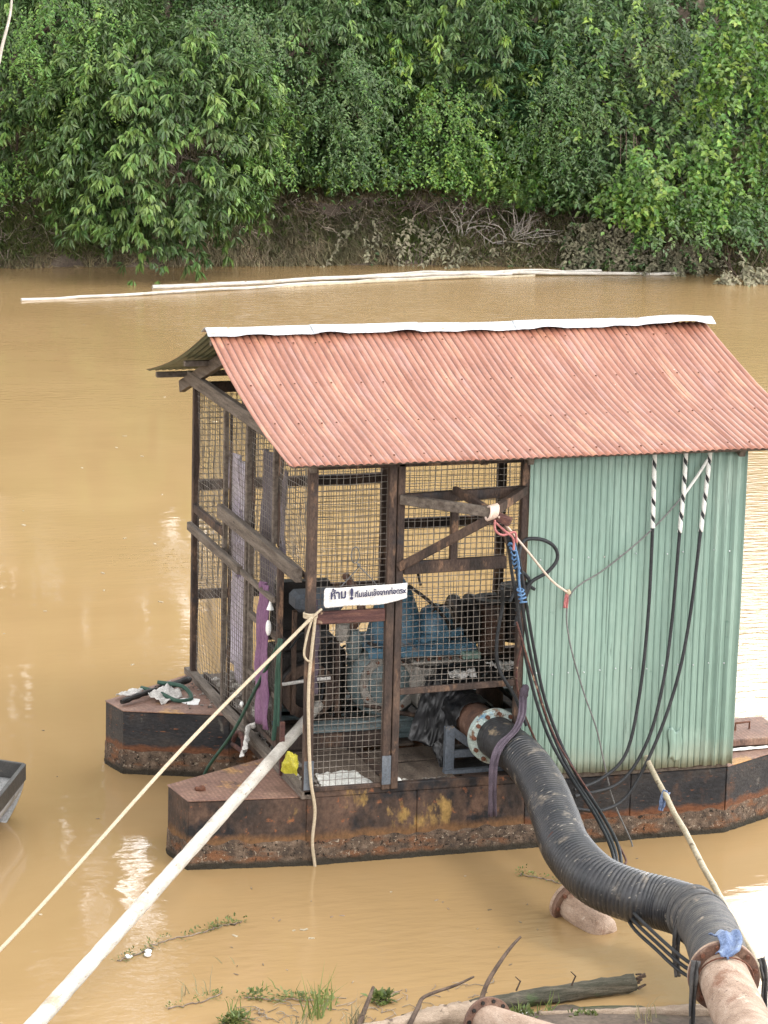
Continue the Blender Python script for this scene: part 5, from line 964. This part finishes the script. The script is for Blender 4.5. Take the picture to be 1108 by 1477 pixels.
bamboo([(.53, 1.37, .76), (-.45, -.20, .665), (-1.5, -1.88, .58), (-2.52, -3.52, .50), (-3.1, -4.45, .46)], .036, .052, 'bamboo', 'long bleached bamboo pole running from the deck to the lower left corner', node=.42, seed=2)
bamboo([(2.42, -.06, .61), (2.29, -.85, .49), (2.14, -1.85, .34), (1.97, -2.92, .20), (1.92, -3.3, .14)], .018, .023, 'bamboo2', 'thin yellowish bamboo pole leaning beside the hose at right', node=.25, seed=4, wob=.002)
rag('blue_rag', 'blueclt', 'small blue rag tied on the thin leaning pole', 'rag', [(2.34, -.62, .545), (2.31, -.64, .50), (2.29, -.65, .42)], .05, .03, 3, wr=.01)
g4 = 'bleached bamboo poles floating near the far bank'
def fp(px, py):   # where floating things lie on the water, worked out along the bank
    return {0: (5.37, 27.2), 1: (14.61, 28.07), 2: (3.09, 26.22), 3: (10.44, 27.92), 4: (7.7, 27.25), 5: (12.6, 27.85)}[px]
bamboo([(5.37, 27.20, .03), (8.0, 27.62, .045), (10.4, 27.95, .05), (12.6, 27.85, .045), (14.55, 27.62, .03)], .034, .026, 'bamboo', 'longest thick floating pole reaching right to the muddy bushes', g4, .45, 'floating_pole', .008, 11)
bamboo([(3.09, 26.22, .01), (5.2, 26.55, .03), (7.6, 27.15, .035), (9.6, 27.62, .03), (11.6, 27.85, .03)], .024, .022, 'bamboo', 'thinner floating pole starting farthest left', g4, .4, 'floating_pole', .008, 12)
bamboo([(6.0, 26.86, .0), (8.2, 27.25, .012), (10.2, 27.62, .02), (12.0, 27.80, .02)], .024, .024, 'bamboo2', 'half-sunk thin pole below the other floating poles', g4, .4, 'floating_pole', .008, 13)
bamboo([(8.4, 27.74, .05), (10.4, 28.05, .07), (13.2, 27.85, .075)], .022, .018, 'bamboo', 'floating pole lying on top of the longest one', g4, .4, 'floating_pole', .008, 14)

# ================================================================== boat at the left edge
bo = thing('sampan', (-2.2, 1.2, 0), 'grey-hulled boat with black gunwale at the left edge', 'boat')
A_, B_ = Vector((-1.63, 1.47, .38)), Vector((-2.42, -.30, .38)); C_ = A_+Vector((-1.6, 1.35, 0)); D_ = B_+Vector((-1.6, 1.35, 0)); hh = Vector((0, 0, .10))
for a, b in ((A_, B_), (A_, C_), (B_, D_)): MB().bar(a-hh*.5, b-hh*.5, .03, .12).build('gunwale', 'boat_black', bo, bevel=.005)
def bh(a, b, inw):
    a0 = a-hh*1.1; b0 = b-hh*1.1; return MB().grid(lambda u, v: a0.lerp(b0, u)+Vector(inw)*(v**1.6)*.42+Vector((0, 0, -.42*v))+Vector((0, 0, .006*noise.noise(Vector((u*7, v*3, 1))))), 20, 8).build('hull_plate', 'boat_grey', bo, solid=.01)
bh(A_, B_, (-.8, .35, 0)); bh(A_, C_, (-.7, -.5, 0))
MB().prism([(p.x, p.y) for p in (A_+Vector((-.10, -.03, 0)), C_, D_, B_+Vector((-.10, .1, 0)))], .14, .16).build('floor_pan', 'boat_grey', bo); MB().bar(A_.lerp(B_, .12)+Vector((-.12, .05, -.07)), C_.lerp(D_, .12)+Vector((0, 0, -.07)), .05, .05).build('thwart', 'boat_black', bo)

# ================================================================== things in the shallows
pk = thing('sunken_pipe', (1.48, -1.55, .05), 'mud-caked pipe end with rusty flange poking out of the water under the hose', 'pipe')
a0, a1 = Vector((1.40, -1.34, .075)), Vector((1.50, -1.72, -.02)); d = (a1-a0).normalized()
MB().tube([a0, a0.lerp(a1, .5), a1-d*.06, a1-d*.02, a1], [.105, .108, .104, .085, .04], 28).build('pipe_body', 'mudpipe', pk); MB().ring(a0, d, .09, .148, .03, 28).build('pipe_flange', 'rustpipe', pk); MB().ring(a0-d*.032, d, .07, .148, .025, 28).build('pipe_flange', 'mudpipe', pk)
uu = d.orthogonal().normalized(); ww = d.cross(uu)
for i in range(8):
    e = uu*math.cos(i*math.pi/4)+ww*math.sin(i*math.pi/4); MB().tube([a0+e*.126-d*.055, a0+e*.126+d*.03], .014, 6).build('bolt', 'bolt', pk)
def rough_log(pts, r, m, label, seed, name='log', n=18, amp=.14):
    c = curve(pts, 14); vs = []; k = len(c); rr = r if isinstance(r, list) else [r, r]
    for i, p in enumerate(c):
        t = (c[min(k-1, i+1)]-c[max(0, i-1)]).normalized(); u = (Vector((0, 0, 1))-t*t.z).normalized(); b = t.cross(u); r_ = rr[0]+(rr[-1]-rr[0])*i/(k-1)
        for j in range(n):
            a = 2*math.pi*j/n; q = r_*(1+amp*noise.noise(Vector((i*.22, math.cos(a)*2.2+seed, math.sin(a)*2.2)))+amp*.6*noise.noise(Vector((i*.9, math.cos(a)*6, math.sin(a)*6+seed)))); vs.append(p+(u*math.cos(a)+b*math.sin(a))*q+(t*.02*noise.noise(Vector((a*2, i, seed))) if i in (0, k-1) else Vector()))
    fs = [(i*n+j, i*n+(j+1) % n, (i+1)*n+(j+1) % n, (i+1)*n+j) for i in range(k-1) for j in range(n)]+[tuple(range(n)), tuple((k-1)*n+j for j in range(n))]
    mb = MB().add(vs, fs, True); return mb
lg = thing('log', (.8, -2.7, 0), 'old mossy log lying half in the water behind the flanged stub', 'log')
rough_log([(-.25, -2.90, .03), (.2, -2.82, .045), (.7, -2.745, .05), (1.27, -2.70, .06)], [.046, .052], 'log', '', 3, amp=.28).build('trunk_piece', 'log', lg)
for k in range(8): a = Vector((1.29, -2.69, .06))+Vector((0, random.uniform(-.05, .05), random.uniform(-.05, .05))); MB().bar(a, a+Vector((random.uniform(.03, .07), .01, random.uniform(-.01, .02))), .012, .008).build('splinter', 'stick', lg)
for x in (.5, .85): MB().tube([(x, -2.75, .10), (x+.02, -2.76, .16), (x-.02, -2.78, .20)], [.006, .005, .003], 5).build('twig_stub', 'stick', lg)
one(rough_log([(.58, -2.93, .015), (.9, -3.02, .02), (1.30, -3.12, .03), (1.7, -3.2, .05)], [.016, .045], 'bark', '', 5, amp=.3), 'driftwood', 'bark', 'thin half-sunk driftwood in front of the mossy log', 'driftwood')
one(rough_log([(-.75, -3.10, .02), (-.30, -3.04, .07), (.0, -2.99, .08), (.22, -2.96, .07)], [.055, .075], 'bark', '', 7, amp=.35), 'stripped_log', 'bark', 'pale bark-stripped log at the bottom edge left of the flanged stub', 'log')
one(MB().tube(curve([(-.33, -3.18, .08), (-.20, -3.0, .15), (-.12, -2.90, .18), (.10, -2.80, .19), (.24, -2.72, .20)], 6), [.016-.0004*i for i in range(25)], 7), 'dead_stick', 'stick', 'bent dead stick slanting up over the stripped log', 'stick')
one(MB().tube(curve([(.16, -3.02, .08), (.26, -2.88, .20), (.38, -2.78, .30), (.48, -2.70, .36), (.55, -2.66, .40)], 6), [.017-.0004*i for i in range(25)], 7), 'dead_stick', 'stick', 'crooked dark stick sticking up behind the flanged stub', 'stick')
one(MB().tube([(-.56, -2.98, .03), (-.47, -2.84, .10), (-.36, -2.66, .17)], [.017, .015, .009], 7), 'dead_stick', 'stick', 'short dark stick poking from the mud at the bottom left of the stub', 'stick')
# flanged stub pipe at the bottom edge
sb = thing('flanged_stub', (.12, -3.45, .15), 'rusty pink pipe with bolted flange at the bottom edge of the picture', 'pipe')
f0 = Vector((.09, -3.40, .18)); d = Vector((.18, -.92, .18)).normalized()
MB().ring(f0, d, .10, .158, .022, 36).build('pipe_flange', 'rustpipe', sb, bevel=.002); MB().tube([f0-d*.02, f0+d*.3, f0+d*1.5], .112, 30).build('pipe_body', 'mudpipe', sb)
uu = d.orthogonal().normalized(); ww = d.cross(uu)
for i in range(12):
    e = uu*math.cos(i*math.pi/6)+ww*math.sin(i*math.pi/6); MB().tube([f0+e*.135-d*.018, f0+e*.135+d*.02], .012, 6).build('hole_shade_peg', 'darkiron', sb)  # solid dark pegs stand in for the shade inside the flange holes
# water weeds: creeping stems with leaf whorls
def weed(name, label, pts, seed, nl=60, r=.004, L=.03, m='weed', sp=.03, cat='water weed'):
    rg = np.random.default_rng(seed); c = curve(pts, 10); t = thing(name, tuple(c[0]), label, cat, 'water weeds in the shallows'); wob = [p+Vector((rg.normal()*.008, rg.normal()*.012, 0)) for p in c]
    MB().tube(wob, r, 5).build('stem', 'twig', t)
    idx = rg.integers(0, len(c), nl); C = np.array([wob[i] for i in idx])+rg.normal(size=(nl, 3))*np.array([sp, sp, .004])+np.array([0, 0, .012])
    V, F = whorls(C, np.tile([0, 0, 1.], (nl, 1)), 4, L, L*.55, .1, rg); V[:, 2] = np.maximum(V[:, 2], .004); npmesh('leaves', V, F, [LF[m]], t); return t
weed('water_weed', 'trailing weed stem floating beyond the white pole with white scraps', [(-1.62, -1.46, .006), (-1.45, -1.36, .006), (-1.28, -1.2, .006), (-1.0, -1.10, .006), (-.85, -1.02, .006)], 1, 46, L=.022, sp=.018)
weed('water_weed', 'short end of floating weed right of the trailing stem', [(-.90, -1.0, .006), (-.80, -1.0, .006), (-.70, -.98, .006)], 2, 22, L=.026, sp=.02)
weed('water_weed', 'small brown weed floating left of the hose', [(1.33, -.52, .006), (1.42, -.60, .006), (1.56, -.76, .006)], 3, 26, L=.022, m='grass', sp=.018)
weed('water_weed', 'green leafy weed mat along the muddy edge at the bottom', [(-1.02, -2.24, .008), (-.88, -2.30, .008), (-.7, -2.36, .01), (-.55, -2.42, .012)], 4, 60, L=.032, sp=.03)
weed('water_weed', 'round leafy weed tuft beside the short dark stick', [(-.29, -2.52, .02), (-.25, -2.50, .02), (-.21, -2.51, .02)], 5, 34, L=.045, sp=.022)
weed('water_weed', 'straggling weed at the bottom left of the muddy edge', [(-1.50, -2.30, .006), (-1.32, -2.25, .006), (-1.12, -2.12, .006)], 6, 20, L=.02, m='grass', sp=.02)
weed('water_weed', 'weed tuft low at the bottom edge, left of the grass', [(-1.28, -2.62, .008), (-1.18, -2.58, .008), (-1.1, -2.56, .01)], 7, 40, L=.04, sp=.03)
weed('water_weed', 'small green weed in front of the mossy log', [(.40, -2.98, .02), (.48, -2.96, .02), (.52, -2.98, .02)], 8, 24, L=.035, sp=.02)
weed('water_weed', 'weed sprig by the driftwood at the bottom', [(.76, -3.10, .02), (.82, -3.08, .02), (.88, -3.1, .02)], 9, 16, L=.04, sp=.015)
g5 = 'grass tufts along the near edge'
for k, (x, y, n_, h_, m, lab) in enumerate([(-.70, -2.62, 26, .26, 'grass', 'tallest grass tuft left of the short dark stick'), (-.60, -2.50, 14, .20, 'grass', 'grass tuft behind the tallest one'), (-1.15, -2.52, 16, .16, 'grass', 'low grass tuft at the bottom left'), (-1.36, -2.12, 5, .16, 'drygrass', 'few dry stems standing in the water left'), (-1.25, -2.10, 6, .14, 'drygrass', 'dry bent stems standing in the water beside the weed'), (-.52, -2.85, 30, .18, 'drygrass', 'dry grass tuft in the mud by the stripped log'), (-.85, -2.80, 26, .14, 'drygrass', 'dry grass at the bottom edge left of the mud'), (.46, -2.92, 12, .13, 'grass', 'grass blades in front of the mossy log'), (.62, -2.9, 8, .13, 'grass', 'grass blades standing before the middle of the log'), (1.12, -3.25, 14, .14, 'drygrass', 'dry stems left of the mud-crusted pipe'), (-.95, -1.70, 3, .11, 'drygrass', 'pair of thin stems standing alone in open water'), (-.84, -2.12, 4, .14, 'grass', 'thin upright stems behind the weed mat')]):
    upright('grass_tuft', lab, (x, y, max(0, ground(x, y))-.01), n_, h_, m, 40+k, .035, .0035, group=g5)
for k, (x, y, lab) in enumerate([(-1.54, -1.42, 'white scrap floating at the left end of the weed'), (-1.40, -1.36, 'upper white scrap of the pair on the floating weed'), (-1.42, -1.42, 'lower white scrap of the pair on the floating weed'), (.50, -2.88, 'white scrap in the grass by the mossy log')]):
    one(MB().blob((x, y, .012), (.022, .026, .012), .5, 7), 'floating_scrap', 'foam', lab, 'scrap')
# twigs and litter caught in the mud at the edge
rg = random.Random(9); mb = MB()
for i in range(150):
    x = rg.uniform(-1.1, .6); y = rg.uniform(-3.0, -2.35) if x > -.9 else rg.uniform(-2.8, -2.3); a = rg.uniform(0, 3.1); l = rg.uniform(.03, .13); z = max(.003, ground(x, y)+.004); mb.tube([(x, y, z), (x+math.cos(a)*l*.5, y+math.sin(a)*l*.5, z+.008), (x+math.cos(a+.3)*l, y+math.sin(a+.3)*l, z+.002)], [.003, .0025, .0015], 4, False)
mb.build('shore_litter', 'twig', None, recalc=False, kind='stuff')
rg = random.Random(12); mb = MB()
for i in range(46):
    x = rg.uniform(-3, 2.3); y = rg.uniform(-2.2, 9) if x < -.9 else rg.uniform(-2.2, -.3); a = rg.uniform(0, 3.1); l = rg.uniform(.01, .035); mb.tube([(x, y, .003), (x+math.cos(a)*l, y+math.sin(a)*l, .004)], [.004, .002], 4, False)
mb.build('floating_litter', 'twig', None, recalc=False, kind='stuff')
mb = MB()
for i in range(70):     # small pale petals and flecks of scum drifting on the river
    x = rg.uniform(-2.5, 4.5); y = rg.uniform(-2, 24); y = y if (x < -1.1 or y > 4.5 or y < -.4) else -1.2; a = rg.uniform(0, 3.1); l = rg.uniform(.008, .03)*(1+y*.04); mb.box((x, y, .004), (l*1.6, l*.6, .004), Matrix.Rotation(a, 3, 'Z'), .002)
mb.build('floating_petals', 'bamboo2', None, kind='stuff')
for o in bpy.data.objects:
    if '_o' in o: del o['_o']
